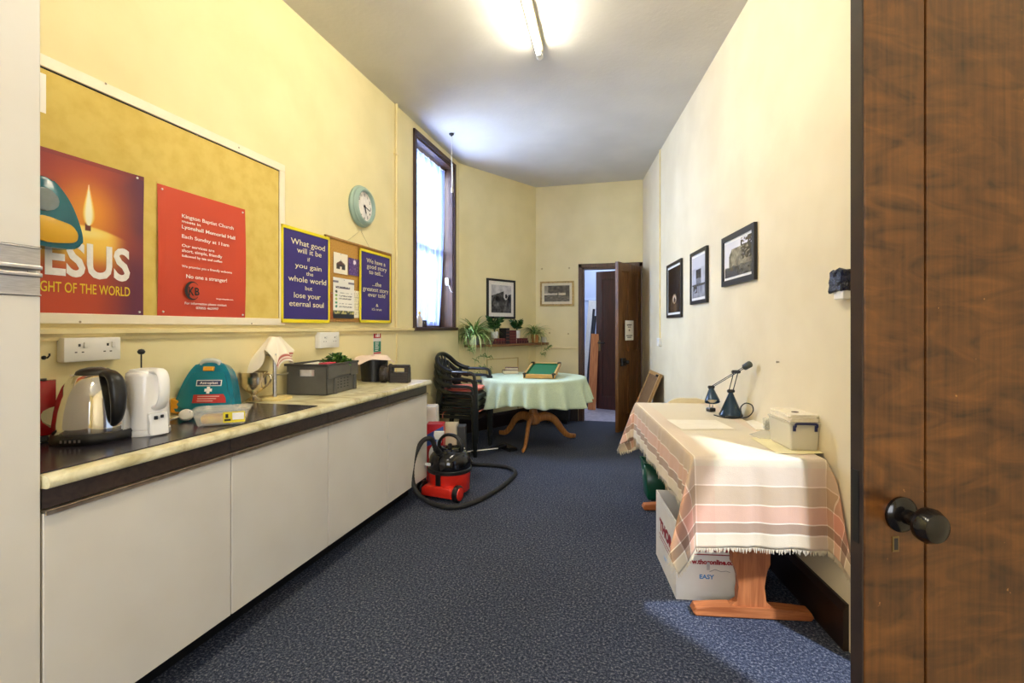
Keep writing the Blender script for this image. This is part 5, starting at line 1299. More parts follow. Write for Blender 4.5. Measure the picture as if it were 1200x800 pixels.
# stacked garden chairs ------------------------------------------------------
M_CH = plain('dark_green_black_plastic', S(24,28,28), S(16,20,20), scale=12, rough=.28)
def garden_chair(label):
    t = thing('garden_chair', label, 'chair', (0, 0, 0), LROT, 'stacked garden chairs')
    def seat(u, v):
        x = (u-.5)*.44; y = -.225+v*.40; z = .42-.018*math.cos((u-.5)*PI)*math.sin(v*PI)-.03*max(0, .12-v)/.12*1.0-.0*v
        return (x*(1-.08*v), y, z)
    b = B(); b.grid(seat, 16, 14); b.done('seat', M_CH, t, smooth=60, thick=.012)
    b = B(); b.box(-.20, .20, -.228, -.215, .355, .40); b.box(-.205, -.193, -.21, .16, .37, .405); b.box(.193, .205, -.21, .16, .37, .405); b.done('seat_rim', M_CH, t)
    hoop = [(-.262, .02, .640), (-.258, .09, .655), (-.235, .17, .70), (-.18, .222, .765), (-.09, .246, .803), (0, .252, .812), (.09, .246, .803), (.18, .222, .765), (.235, .17, .70), (.258, .09, .655), (.262, .02, .640)]
    b = B(); hp = bez(hoop, 50); b.tube(hp, .023, 10, flat=(.75, 1.1))
    for k in (-2, -1, 0, 1, 2):
        xt = k*.075; zt_ = .80-.028*k*k*.6; b.tube(bez([(k*.055, .165, .425), (k*.064, .195, .58), (xt, .243-.004*k*k, zt_)], 12), .017, 8, flat=(1.15, .32))
    b.done('backrest', M_CH, t, smooth=50)
    for s in (-1, 1):
        b = B(); b.tube(bez([(s*.262, .02, .640), (s*.268, -.08, .640), (s*.27, -.17, .638), (s*.268, -.215, .615), (s*.266, -.228, .56)], 20), .025, 10, flat=(1.1, .6)); b.done('armrest', M_CH, t, smooth=50)
        b = B(); b.tube([(s*.266, -.228, .56), (s*.262, -.236, .30), (s*.256, -.245, 0)], [.026, .027, .02], 10, flat=(.8, 1)); b.done('leg', M_CH, t, smooth=50)
        b = B(); b.tube([(s*.250, .115, .645), (s*.235, .17, .45), (s*.238, .235, 0)], [.02, .026, .018], 10, flat=(.8, 1)); b.done('leg', M_CH, t, smooth=50)
    return t
cp = CW(-.33, 5.2); cx_, cyy = .285, cp.y
ch0 = garden_chair('bottom chair of the dark green plastic garden chair stack'); ch0.location = (cx_, cyy, 0)
ST = .072
for k, s in ((1, 'second chair from the floor in the dark plastic garden chair stack'), (2, 'third chair from the floor in the dark plastic garden chair stack'), (3, 'top chair of the dark green plastic garden chair stack')):
    dup(ch0, (cx_+.006*k, cyy, ST*k), LROT, s)
M_SAL = plain('salmon_fabric', S(238,140,116), S(226,124,102), scale=60, rough=.85)
def cushion(label, z, dx=0, r_=0):
    t = thing('seat_cushion', label, 'cushion', (cx_+dx, cyy, z), LROT+r_, 'salmon seat cushions in the chair stack')
    b = B()
    def f(u, v):
        x, y = (u-.5)*2, (v-.5)*2; q = (abs(x)**5+abs(y)**5)**.2 if (x or y) else 0; k = max(abs(x), abs(y))/(q if q > 1e-6 else 1) if q else 1
        return (x*k*.185, y*k*.18-.03, .016+.014*(1-min(1, q)**4))
    def g(u, v): a = f(u, v); return (a[0], a[1], .016-(a[2]-.016)*.9)
    b.grid(f, 14, 14); b.grid(g, 14, 14); bmesh.ops.remove_doubles(b.bm, verts=b.bm.verts, dist=1e-4); b.done('pad', M_SAL, t, smooth=60)
    for s in (-1, 1):
        b = B(); b.tube(bez([(s*.15, .14, .014), (s*.19, .16, .012), (s*.21, .17, -.01), (s*.215, .168, -.05)], 12), .004, 6); b.done('tie', M_SAL, t)
cushion('salmon pink seat cushion uppermost on the chair stack', .42+ST*3+.030, .03, R(8)); cushion('salmon pink seat cushion directly on the top chair of the stack', .42+ST*3+.002, .02)
cushion('salmon pink cushion squeezed under the top chair of the stack', .42+ST*2+.002, .03, R(-5)); cushion('salmon pink cushion lowest down in the chair stack', .42+.002, .035, R(4))

# cleaning things between cabinet and chairs
YC = ys[-1]
def carton(name, label, cat, x0, x1, y0, y1, h, mat, z0=0.0):
    t = thing(name, label, cat, ((x0+x1)/2, (y0+y1)/2, z0), 0); w, d = x1-x0, y1-y0
    B().box(-w/2, w/2, -d/2, d/2, 0, h, bev=.003).done('carton', mat, t); return t
def crt(px0, px1, ytop, d, dep, name, label, cat, mat, z0=0.0):
    a, c = DP(px0, ytop, d), DP(px1, ytop, d); w = (c-a).length; ce = (a+c)/2; v_ = FW*(dep/2)
    t = thing(name, label, cat, (ce.x+v_.x, ce.y+v_.y, z0), YAW); h = ce.z-z0
    return t, w, dep, h
M_WCARD = plain('white_card_box', S(234,230,226), S(226,222,216), scale=10, rough=.6)
t, w, d, h = crt(491, 511, 478, 4.32, .16, 'carton', 'plain white carton just behind the end of the cream cabinets', 'box', M_WCARD)
B().box(-w/2, w/2, -d/2, d/2, 0, h, bev=.003).done('box', M_WCARD, t); B().prism([(-w/2, h-.001), (w/2, h+.0), (w/2-.01, h+.012), (-w/2+.0, h+.006)], -d/2, d/2).done('flap', M_WCARD, t)
t, w, d, h = crt(499.5, 519.5, 497, 4.12, .13, 'detergent_box', 'red and blue detergent carton behind the vacuum cleaner', 'box', None)
B().box(-w/2, w/2, -d/2, d/2, 0, h, bev=.003).done('box', plain('detergent_red', S(190,30,40), S(176,24,34), scale=6, rough=.35), t)
b = B(); b.prism([(-w/2, h*.62), (w*.1, h*.70), (w/2, h*.86), (w/2, h*.97), (-w/2, h*.82)], -d/2-.001, -d/2+.001); b.done('blue_flash', plain('detergent_blue', S(56,86,160), rough=.35), t)
b = B(); b.prism(ell(-w*.05, h*.48, w*.30, h*.16), -d/2-.0015, -d/2+.001); b.done('white_roundel', M_WHITE, t)
t, w, d, h = crt(508, 517.5, 506, 4.0, .05, 'spray_bottle', 'white and pale blue spray bottle behind the vacuum cleaner', 'bottle', None)
b = B(); b.lathe([(.034, 0), (.038, .006), (.038, h*.55), (.014, h*.78), (.014, h*.86)], 20, sy=.7); b.done('bottle_body', plain('pale_blue_bottle', S(170,196,226), S(160,188,220), scale=8, rough=.25), t, smooth=50)
b = B(); b.prism([(-.02, h*.86), (.02, h*.86), (.024, h*.93), (.05, h*.95), (.05, h), (-.03, h), (-.034, h*.93)], -.014, .014, bev=.003); b.prism([(.026, h*.93), (.036, h*.93), (.03, h*.80), (.024, h*.80)], -.006, .006); b.done('trigger', M_WHITE, t)
t, w, d, h = crt(519.5, 534.5, 499, 4.35, .20, 'carton', 'cream open carton behind the red vacuum cleaner', 'box', None)
M_CRC = plain('cream_carton', S(226,214,186), S(216,204,176), scale=10, rough=.6)
b = B(); th = .004
b.box(-w/2, w/2, -d/2, -d/2+th, 0, h); b.box(-w/2, w/2, d/2-th, d/2, 0, h); b.box(-w/2, -w/2+th, -d/2+th, d/2-th, 0, h); b.box(w/2-th, w/2, -d/2+th, d/2-th, 0, h); b.box(-w/2+th, w/2-th, -d/2+th, d/2-th, 0, th); b.done('box', M_CRC, t)
t, w, d, h = crt(535.5, 545, 500, 4.42, .14, 'carton', 'dark grey carton between the cream carton and chair legs', 'box', None)
B().box(-w/2, w/2, -d/2, d/2, 0, h, bev=.003).done('box', plain('dark_grey_card', S(58,58,60), rough=.6), t); B().box(-w/2, w/2, -d/2-.001, -d/2+.001, h*.1, h*.55).done('pale_panel', M_WCARD, t)

# vacuum cleaner --------------------------------------------------------------
vp = ZP(527, 578, 0); t = thing('vacuum_cleaner', 'red tub vacuum cleaner with a black domed top, hose and wand', 'vacuum cleaner', vp, YAW-R(24))
M_VR = plain('vacuum_red', S(214,48,34), S(202,40,28), scale=6, rough=.25)
b = B(); b.lathe([(.150, .035), (.158, .045), (.164, .17), (.166, .185)], 40); b.done('tub', M_VR, t, smooth=40)
b = B(); b.lathe([(.168, .186), (.174, .19), (.174, .212), (.168, .217)], 40); b.done('rim_band', M_BLACK, t, smooth=30)
b = B(); b.lathe([(.166, .218), (.165, .26), (.152, .305), (.125, .338), (.095, .352), (.09, .366), (.06, .372), (0, .373)], 44); b.done('top_dome', plain('gloss_black', S(15,15,18), S(10,10,12), scale=6, rough=.12), t, smooth=45)
b = B(); b.tube(bez([(-.105, .01, .34), (-.10, .01, .40), (-.055, .01, .45), (0, .01, .462), (.055, .01, .45), (.10, .01, .40), (.105, .01, .34)], 36), .013, 10, flat=(1, 1.3)); b.done('handle', M_BLACK, t, smooth=60)
b = B(); b.lathe([(.016, .37), (.016, .40), (.010, .404)], 14, M=T(.02, -.03, 0)); b.done('switch_knob', M_BLACK, t, smooth=40)
b = B(); b.prism([(-.10, .25), (-.05, .25), (-.052, .27), (-.098, .27)], -.178, -.165, M=Rz(R(-8))); lab(b.done('rating_label', M_WHITE, t), 'white label')
b = B(); b.prism([(-.135, .03), (.135, .03), (.135, .085), (.11, .108), (-.11, .108), (-.135, .085)], -.20, -.09, bev=.012); b.done('axle_housing', M_VR, t, smooth=40)
for s in (-1, 1):
    b = B(); b.lathe([(.056, 0), (.062, .006), (.062, .034), (.056, .04)], 28, M=T(s*.137 if s > 0 else -.137, -.145, .063) @ Ry(s*PI/2)); wh = b.done('wheel', M_BLACK, t, smooth=40)
    b = B(); b.lathe([(.048, .0405), (.046, .046), (.03, .05), (0, .051)], 28, M=T(s*.137, -.145, .063) @ Ry(s*PI/2)); b.done('hub_cap', M_VR, wh, smooth=40)
    b = B(); b.lathe([(.02, 0), (.022, .004), (.022, .018), (.02, .022)], 16, M=T(s*.09-.011, .11, .0225) @ Ry(PI/2)); b.done('castor', M_BLACK, t, smooth=40)
b = B(); b.box(-.02, .02, -.178, -.16, .11, .20, bev=.004); b.done('clip', M_BLACK, t)
# hose
hp = [DP(517, 533, 3.80), DP(511, 527, 3.76), DP(505.5, 514.5, 3.72), DP(496, 516, 3.68), DP(488, 529, 3.64), DP(483, 547, 3.60), DP(484, 566, 3.57), DP(491, 580, 3.56), ZP(505, 589, .024), ZP(525, 594, .019), ZP(548, 591, .019), ZP(572, 580, .019), ZP(594, 565, .019), ZP(603.5, 554, .019), ZP(597, 548, .019), ZP(580, 545, .019), ZP(562, 544, .019), ZP(553, 543, .03)]
pts = bez(loc_pts(t, hp), 170)
n = len(pts); b = B(); b.tube(pts, [.0175+.0012*(i % 2) for i in range(n)], 12); b.done('hose', M_BLACKM, t, smooth=70)
q = loc_pts(t, [DP(517, 533, 3.80), DP(510.5, 525.5, 3.75)]); b = B(); b.tube(q, .024, 14); b.done('hose_connector', M_BLACK, t, smooth=50)
q = loc_pts(t, [ZP(553, 543, .03), ZP(546, 533, .05), ZP(543, 530, .05)]); b = B(); b.tube(bez(q, 10), .02, 12); b.done('hose_grip', M_BLACK, t, smooth=50)
q = loc_pts(t, [ZP(540, 530.5, .05), ZP(583, 525.5, .05)]); b = B(); b.tube(q, .015, 14); wd_ = b.done('wand', M_STEEL, t, smooth=60)
nk = loc_pts(t, [ZP(581, 525.5, .05), ZP(588, 522, .06), ZP(592, 522, .045)]); b = B(); b.tube(bez(nk, 10), .022, 12); b.done('wand_joint', M_BLACK, wd_, smooth=50)
hc = loc_pts(t, [ZP(594, 526, .002)])[0]
b = B(); b.prism([(-.12, 0), (.12, 0), (.125, .02), (.10, .034), (-.10, .034), (-.125, .02)], -.045, .045, M=T(hc.x, hc.y, .001) @ Rz(R(35)-t.rotation_euler.z-R(75)), bev=.004); b.done('floor_head', M_BLACK, wd_)
# ------------------------------------------------------------------ trestle table by the right wall
ZTT = .752
pn, pf = ZP(812, 533, ZTT), ZP(745.5, 471.5, ZTT)
sN = (pn-R0).dot(RU)-.015; sF = (pf-R0).dot(RU); vL = ((pn-R0).dot(RN)+(pf-R0).dot(RN))/2
vR = .045; LT, WT = sF-sN, vL-vR; sC, vC = (sN+sF)/2, (vL+vR)/2
tp = onR(sC, vC)                                   # local: +x towards the camera, -y towards the room
t = thing('trestle_table', 'long pine trestle table against the right wall under a striped cloth', 'table', tp, RROT)
M_TW = wood('warm_pine', S(146,80,40), S(188,116,66), axis=2, rough=.45)
M_TWX = wood('warm_pine_foot', S(146,80,40), S(188,116,66), axis=1, rough=.45)
B().box(-LT/2, LT/2, -WT/2, WT/2, .718, .746, bev=.004).done('tabletop', M_TW, t)
for sx in (1, -1):
    x = sx*(LT/2-.12)
    b = B(); hw = .083; nk = .056
    prof = [(-hw*1.15, .05), (-hw*.72, .075), (-nk-.004, .11), (-nk, .14), (-nk-.001, .18), (-nk-.012, .215), (-hw, .245), (-hw, .40), (-hw*.9, .46), (-hw, .55), (-hw, .70), (hw, .70), (hw, .55), (hw*.9, .46), (hw, .40), (hw, .245), (nk+.012, .215), (nk+.001, .18), (nk, .14), (nk+.004, .11), (hw*.72, .075), (hw*1.15, .05)]
    b.prism(prof, -.02, .02, M=T(x, .012, 0) @ Rz(PI/2), bev=.004); lg = b.done('leg', M_TW, t); yo = .016
    b = B(); fl2 = .25
    prof = [(-fl2, .003), (fl2, .003), (fl2+.012, .018), (fl2, .040), (fl2-.06, .046), (.10, .052), (-.10, .052), (-fl2+.06, .046), (-fl2, .040), (-fl2-.012, .018)]
    b.prism(prof, -.03, .03, M=T(x, yo, 0) @ Rz(PI/2), bev=.006); b.done('foot', M_TWX, lg)
    B().box(x-.025, x+.025, -WT/2+.05, WT/2-.05, .68, .717, bev=.003).done('top_bearer', M_TW, t)
B().box(-LT/2+.14, LT/2-.14, -.012, .012, .60, .66, bev=.003).done('stretcher', M_TW, t)

# striped cloth: flat coordinates (a,b) measured on the cloth, hem distances stored per vertex
hN, hF, hL, hR = .385, .34, .262, .27
def cloth_mat():
    m, nt, bs = nodes('striped_cotton'); N = nt.nodes; L = nt.links; setv(bs, rough=.9, sheen=.1)
    base = S(212,199,170)
    def bands(attr):
        a = N.new('ShaderNodeAttribute'); a.attribute_name = attr
        cr = N.new('ShaderNodeValToRGB'); cr.color_ramp.interpolation = 'CONSTANT'
        k = .36
        st = [(0, (1.08,1.04,1.0)), (.056, (1.25,1.25,1.35)), (.062, (.62,.48,.44)), (.103, (1.25,1.25,1.35)), (.109, (1.0,.71,.68)), (.178, (1.25,1.25,1.35)), (.184, (.84,.72,.65)), (.262, (1.25,1.25,1.35)), (.268, (1.02,.94,.95)), (.345, (1,1,1))]
        e = cr.color_ramp.elements
        e[0].position = 0; e[0].color = tuple(v*.75 for v in st[0][1])+(1,)
        e[1].position = st[-1][0]/k; e[1].color = (.75,.75,.75,1)
        for p_, c_ in st[1:-1]:
            x = e.new(p_/k); x.color = tuple(v*.75 for v in c_)+(1,)
        mr = N.new('ShaderNodeMath'); mr.operation = 'DIVIDE'; mr.inputs[1].default_value = k; L.new(a.outputs['Fac'], mr.inputs[0]); L.new(mr.outputs[0], cr.inputs[0]); return cr
    c1, c2 = bands('hem_a'), bands('hem_b')
    mu = N.new('ShaderNodeMix'); mu.data_type = 'RGBA'; mu.blend_type = 'MULTIPLY'; mu.inputs[0].default_value = 1; L.new(c1.outputs[0], mu.inputs[6]); L.new(c2.outputs[0], mu.inputs[7])
    m2 = N.new('ShaderNodeMix'); m2.data_type = 'RGBA'; m2.blend_type = 'MULTIPLY'; m2.inputs[0].default_value = 1; L.new(mu.outputs[2], m2.inputs[6]); m2.inputs[7].default_value = tuple(v*1.78 for v in base[:3])+(1,)
    L.new(m2.outputs[2], bs.inputs['Base Color'])
    tc = N.new('ShaderNodeTexCoord'); nz = N.new('ShaderNodeTexNoise'); nz.inputs['Scale'].default_value = 260; L.new(tc.outputs['Object'], nz.inputs['Vector'])
    n3 = N.new('ShaderNodeTexNoise'); n3.inputs['Scale'].default_value = 14; L.new(tc.outputs['Object'], n3.inputs['Vector'])
    ad = N.new('ShaderNodeMath'); ad.operation = 'MULTIPLY_ADD'; ad.inputs[1].default_value = .25; L.new(nz.outputs['Fac'], ad.inputs[0]); L.new(n3.outputs['Fac'], ad.inputs[2])
    bp = N.new('ShaderNodeBump'); bp.inputs['Strength'].default_value = .25; bp.inputs['Distance'].default_value = .012; L.new(ad.outputs[0], bp.inputs['Height']); L.new(bp.outputs[0], bs.inputs['Normal']); return m
M_CL = cloth_mat()
ex, ey = LT/2+.003, WT/2+.003; ZC2 = ZTT-.002
def drape(x, y, er=0.0):
    """cloth coordinate -> hanging position.  +x near end, -y room side, +y wall side"""
    qx = max(-ex, min(ex, x)); qy = max(-ey, min(ey, y)); dx, dy = x-qx, y-qy; rho = math.hypot(dx, dy)
    z0 = ZC2+.0012*NZ.noise((x*6, y*6, 1))+.001
    if rho < 1e-6: return Vector((x, y, z0))
    ux, uy = dx/rho, dy/rho
    ang = math.atan2(abs(dy), abs(dx)); corner = math.sin(2*ang)**2
    wv = NZ.noise((qx*5.2, qy*5.2, 3.7))
    e = min(1, rho/.03)
    off = .007*e + rho*(.045+.055*wv)
    off = off + rho*corner*(.33+.07*math.sin(11*ang)) - rho*.10*math.sin(4*ang)**2*corner**.5*.6
    tang = 0
    if dy > 0 and abs(dy) > 0: off_y = min(off*abs(uy), .03)      # wall behind: the cloth stays off it
    else: off_y = off*abs(uy)
    offx = off*abs(ux)
    # loose vertical pleats along the straight drops
    pl = 0
    if corner < .2: pl = .006*math.sin(38*(qx if abs(dy) > abs(dx) else qy)+6*wv)*min(1, rho/.15)
    sx = 1 if dx > 0 else -1; sy = 1 if dy > 0 else -1
    X = qx + sx*(offx if dx else 0); Y = qy + sy*(off_y if dy else 0)
    if corner < .2:
        if abs(dx) > abs(dy): X += sx*max(pl, -.004)
        elif dy < 0: Y += sy*max(pl, -.004)
    tv = .5*rho*corner*math.sin(3*ang+1)*.25
    X += -uy*tv*(1 if sx*sy > 0 else -1)*0; 
    z = ZC2 - .004*e - max(0, rho-.006)*(.985-.03*corner)
    return Vector((X, Y, z))
A0, A1, B0, B1 = -ex-hF, ex+hN, -ey-hL, ey+hR
nx_, ny_ = 190, 110
me = bpy.data.meshes.new('tablecloth'); vs = []; fs = []; ha = []; hb = []
for i in range(nx_+1):
    for j in range(ny_+1):
        x = A0+(A1-A0)*i/nx_; y = B0+(B1-B0)*j/ny_
        # hem wanders a little
        vs.append(drape(x, y)); ha.append(min(x-A0, A1-x)); hb.append(min(y-B0, B1-y))
for i in range(nx_):
    for j in range(ny_): a = i*(ny_+1)+j; fs.append((a, a+ny_+1, a+ny_+2, a+1))
me.from_pydata(vs, [], fs)
for nm, arr in (('hem_a', ha), ('hem_b', hb)):
    at = me.attributes.new(nm, 'FLOAT', 'POINT'); at.data.foreach_set('value', arr)
for p_ in me.polygons: p_.use_smooth = True
me.materials.append(M_CL); tc2 = bpy.data.objects.new('tablecloth', me); COL.objects.link(tc2); tc2.location = tp; tc2.rotation_euler = (0, 0, RROT)
md = tc2.modifiers.new('weave', 'SOLIDIFY'); md.thickness = .0015; md.offset = 1
tag(tc2, 'fringed cream cloth with pink and brown striped borders over the trestle table', 'tablecloth')
b = B(); rnd = random.Random(9)
def fr(x, y, nx2, ny2):
    p0 = drape(x, y); p1 = drape(x+nx2*.012, y+ny2*.012); dr_ = (p1-p0)
    if dr_.length < 1e-5: return
    dr_.normalize(); L_ = rnd.uniform(.012, .026); sid = Vector((ny2, -nx2, 0))*.0022
    jit = Vector((rnd.uniform(-.4, .4)*(1 if ny2 else .3), rnd.uniform(-.4, .4)*(1 if nx2 else .3), 0))*.012
    if y > ey and jit.y > 0: jit.y = 0
    q = p0+dr_*L_+jit
    b.poly([p0-sid, p0+sid, q+sid*.4, q-sid*.4])
step = .0052
for k in range(int((B1-B0)/step)):
    y = B0+k*step; fr(A1, y, 1, 0); fr(A0, y, -1, 0)
for k in range(int((A1-A0)/step)):
    x = A0+k*step; fr(x, B0, 0, -1); fr(x, B1, 0, 1)
lab(b.done('fringe', plain('cream_fringe', S(236,222,190), S(226,208,172), scale=60, rough=.95), tc2, keep=True), 'cream cotton fringe')

ZO = ZTT+.0015                                     # things stand on the cloth
def onTT(px, py): return ZP(px, py, ZO)
# desk lamp
p = onTT(856.5, 487.5); dL = (p-CAM).dot(FW)
t = thing('desk_lamp', 'dark blue desk lamp with a cone base and twin-rod arm, beside its flex', 'lamp', p, YAW)
M_LB = plain('dark_teal_metal', S(36,62,84), S(30,52,72), scale=6, rough=.25, metal=.3)
k = dL/F
def lp(px, py, dd=0.0): v_ = DP(px, py, dL+dd); return loc_pts(t, [v_])[0]
b = B(); b.lathe([(.066, 0), (.070, .004), (.070, .012), (.064, .022), (.012, .148), (.010, .152)], 36); b.done('base', M_LB, t, smooth=40)
j0 = lp(857.8, 458.5); j1 = lp(862.5, 435.5, -.06); 
def joint(c, w=.018, r_=.011, name='joint'):
    b = B(); b.lathe([(r_*.7, -w), (r_, -w*.8), (r_, w*.8), (r_*.7, w)], 14, M=Matrix.Translation(c) @ Ry(PI/2)); b.done(name, M_BLACK, t, smooth=40)
joint(Vector((0, 0, .158)), .022); joint(j1, .026)
for s in (-1, 1):
    b = B(); b.tube([(s*.013, 0, .158), (j1.x+s*.013, j1.y, j1.z)], .0028, 8); b.done('upright_rod', M_BLACK, t)
hd = lp(833.5, 453.5, .06); cwp = lp(879.5, 426, -.20); c0 = lp(872, 430.5, -.15)
for s in (-1, 1):
    b = B(); b.tube([hd+Vector((0, 0, s*.005)), c0+Vector((0, 0, s*.005))], .0025, 8); b.done('arm_rod', M_BLACK, t)
b = B(); dv = (cwp-c0).normalized(); b.tube([c0, c0+dv*.006, cwp-dv*.006, cwp], [.012, .019, .020, .013], 14); b.done('counterweight', plain('dark_grey_weight', S(54,62,60), rough=.45), t, smooth=50)
joint(hd, .020)
# shade: cone hanging from the head joint, mouth towards lower left and the camera
ax = Vector((-.10, -.42, -.9)).normalized(); zq = ax; xq_ = zq.orthogonal().normalized(); yq = zq.cross(xq_)
SM = Matrix((xq_, yq, zq)).transposed().to_4x4(); SM.translation = hd
b = B(); b.lathe([(.012, .008), (.016, .014), (.044, .085), (.046, .098), (.044, .098), (.042, .085), (.014, .018)], 32, M=SM, cap=False); b.done('lamp_shade', M_LB, t, smooth=40)
b = B(); b.lathe([(.010, .02), (.012, .05), (.026, .075), (.028, .088), (.018, .098), (0, .101)], 24, M=SM); b.done('bulb', plain('pearl_bulb', S(226,214,190), S(216,204,180), scale=10, rough=.3), t, smooth=50)
cb = loc_pts(t, [onTT(866, 489)])[0]
fx = [(.05, -.035, .0045), (.02, -.08, .0045), (-.05, -.085, .0045), (-.075, -.05, .0045), (-.02, -.078, .012), (.03, -.085, .006), (.045, -.13, .02), (.050, -.18, .06), (.035, -.20, .10), (0, -.195, .112), (-.022, -.18, .085), (0, -.14, .04), (.01, -.10, .012), (-.03, -.092, .0045), (-.085, -.055, .006), (-.115, -.02, .012)]
b = B(); b.tube(bez(fx, 150), .0034, 8); b.done('flex', M_BLACK, t, smooth=60)
pp = loc_pts(t, [onTT(833, 482)])[0]
b = B(); b.box(-.023, .023, -.022, .022, 0.0005, .026, M=T(pp.x, pp.y, 0) @ Rz(.3), bev=.006); pl_ = b.done('plug', M_BLACK, t)
b = B()
for x, y, z in ((-.011, -.004, .018), (.011, -.004, .018), (0, .012, .022)): b.box(x-.003, x+.003, y-.002, y+.002, .026, .026+z, M=T(pp.x, pp.y, 0) @ Rz(.3))
b.done('plug_pins', M_ALU, pl_)

# papers
def sheet(label, quad, th=.0006, name='sheet_of_paper', z=ZO, col=None, cat='paper'):
    pts = [ZP(x, y, z) for x, y in quad]; c = sum(pts, Vector())/len(pts); b = B()
    a = [b.bm.verts.new((q.x-c.x, q.y-c.y, 0)) for q in pts]; d = [b.bm.verts.new((q.x-c.x, q.y-c.y, th)) for q in pts]
    b.bm.faces.new(a); b.bm.faces.new(d)
    for i in range(len(a)): b.bm.faces.new((a[i], a[(i+1) % len(a)], d[(i+1) % len(a)], d[i]))
    o = b.done(name, col or plain('white_sheet', S(240,232,212), S(236,226,204), scale=12, rough=.7), loc=c); return tag(o, label, cat)
sheet('white printed sheet lying on the middle of the striped tablecloth', [(781, 491.5), (839, 492), (861, 502.5), (799, 503)], z=ZO+.001)
sheet('white crumpled slip of paper behind the plastic storage box', [(874, 494), (884, 492), (896, 496), (896, 504), (886, 504)], z=ZO+.001, th=.004, name='slip')
sheet('clear plastic wallet lying between the slip and the storage box', [(878, 509), (894, 504), (912, 508), (906, 515), (890, 514)], z=ZO+.001, th=.003, name='plastic_wallet', cat='wallet', col=clear('pale_wallet', S(236,232,214), .5, .15))
sheet('cream card folder under the plastic storage box', [(880, 513), (912, 508.5), (978, 527.5), (978.5, 530.5), (941, 532), (910, 531)], z=ZO+.001, th=.0015, name='card_folder', cat='folder', col=plain('cream_folder', S(238,228,180), S(230,218,168), scale=10, rough=.6))
# glass of clips
p = onTT(899.5, 503.5); t = thing('glass_jar', 'small glass jar of metal clips between slip and storage box', 'jar', p, YAW)
b = B(); b.lathe([(.022, .0005), (.024, .004), (.024, .062), (.022, .062), (.022, .006), (0, .005)], 24, cap=False); b.done('glass', clear('jar_glass', S(225,228,216), .28, .05), t, smooth=40)
b = B(); rnd = random.Random(2)
for k_ in range(22):
    M = T(rnd.uniform(-.010, .010), rnd.uniform(-.010, .010), rnd.uniform(.014, .052)) @ Rz(rnd.uniform(0, 6)) @ Ry(rnd.uniform(0, 3)); b.tube([M @ Vector(q) for q in ((-.008, 0, 0), (.008, 0, 0), (.008, .004, 0), (-.006, .004, 0))], .0011, 5)
b.done('clips', plain('dark_wire', S(96,92,84), rough=.4, metal=.6), t)
# storage box
pa, pb3 = onTT(926, 529), onTT(961, 529); pback = onTT(903.5, 510)
w = (pb3-pa).length*.96; u_ = (pa-pback); s_len = abs(u_.dot(RU)); dep = .225
ce = (pa+pb3)/2; ce.z = 0; ctr = ce+RU*(dep/2); ctr.z = ZO+.0025
t = thing('storage_box', 'clear plastic storage box with dark blue handles and cards on top', 'storage box', ctr, RROT+PI/2)   # local -y towards the near end
hb_ = .118; M_FR = clear('frosted_plastic', S(232,226,204), .62, .25)
b = B(); b.frustum(w*.90, dep*.94, w, dep, 0, hb_, bev=.006, open_top=True); b.done('tub', M_FR, t, thick=.002)
b = B(); b.box(-w/2-.004, w/2+.004, -dep/2-.004, dep/2+.004, hb_+.0015, hb_+.010, bev=.003); b.done('lid', M_FR, t)
b = B(); b.box(-w*.40, w*.40, -dep*.43, dep*.43, .004, hb_*.8); b.done('papers', plain('box_papers', S(226,214,186), S(214,200,168), scale=40, stretch=(1,1,8), rough=.8), t)
M_BLUE = plain('dark_blue_plastic', S(28,36,88), S(22,30,76), scale=8, rough=.3)
for s in (-1, 1):
    b = B(); y = s*(dep/2+.012)
    b.tube(bez([(-w*.36, s*(dep/2+.002), hb_-.012), (-w*.36, y, hb_-.006), (-w*.34, y, hb_+.004), (-w*.2, y, hb_+.006), (w*.2, y, hb_+.006), (w*.34, y, hb_+.004), (w*.36, y, hb_-.006), (w*.36, s*(dep/2+.002), hb_-.012)], 40), .0055, 8)
    for x in (-w*.36, w*.36): b.box(x-.006, x+.006, s*(dep/2+.001)-.003, s*(dep/2+.001)+.003, hb_-.03, hb_-.004)
    b.done('handle', M_BLUE, t, smooth=50)
ztop = ctr.z+hb_+.0105
for k_ in range(4):
    o = B().box(-w*.47, w*.47, -dep*.46, dep*.44, 0, .0075, bev=.001).done('card_pile', plain('pale_card_stack', S(240,230,206), S(232,220,194), scale=60, rough=.7)); o.location = (ctr.x, ctr.y, ztop+k_*.0080); o.rotation_euler = (0, 0, RROT+PI/2+R((0, 3, -4, 2)[k_]))
    tag(o, ('lowest pad of pale cards on the plastic storage box', 'second pad of pale cards up on the plastic storage box', 'third pad of pale cards up on the plastic storage box', 'topmost pale card pad on the plastic storage box, under a brown badge')[k_], 'cards', 'card pads on the storage box')
o = B().lathe([(.016, 0), (.015, .002), (0, .003)], 20).done('badge', plain('brown_badge', S(86,54,44), rough=.5), smooth=40); o.location = (ctr.x-.0, ctr.y-.03, ztop+.0325); tag(o, 'round brown badge lying on the topmost card pad', 'badge')
o = B().lathe([(.014, .006), (.018, .006), (.018, 0), (.014, 0)], 20).done('tape_roll', plain('grey_tape', S(150,150,150), rough=.4)); pq = onTT(965.5, 527); o.location = (pq.x-.005, pq.y, ZO+.003); tag(o, 'small grey ring on the cream folder beside the storage box', 'ring')

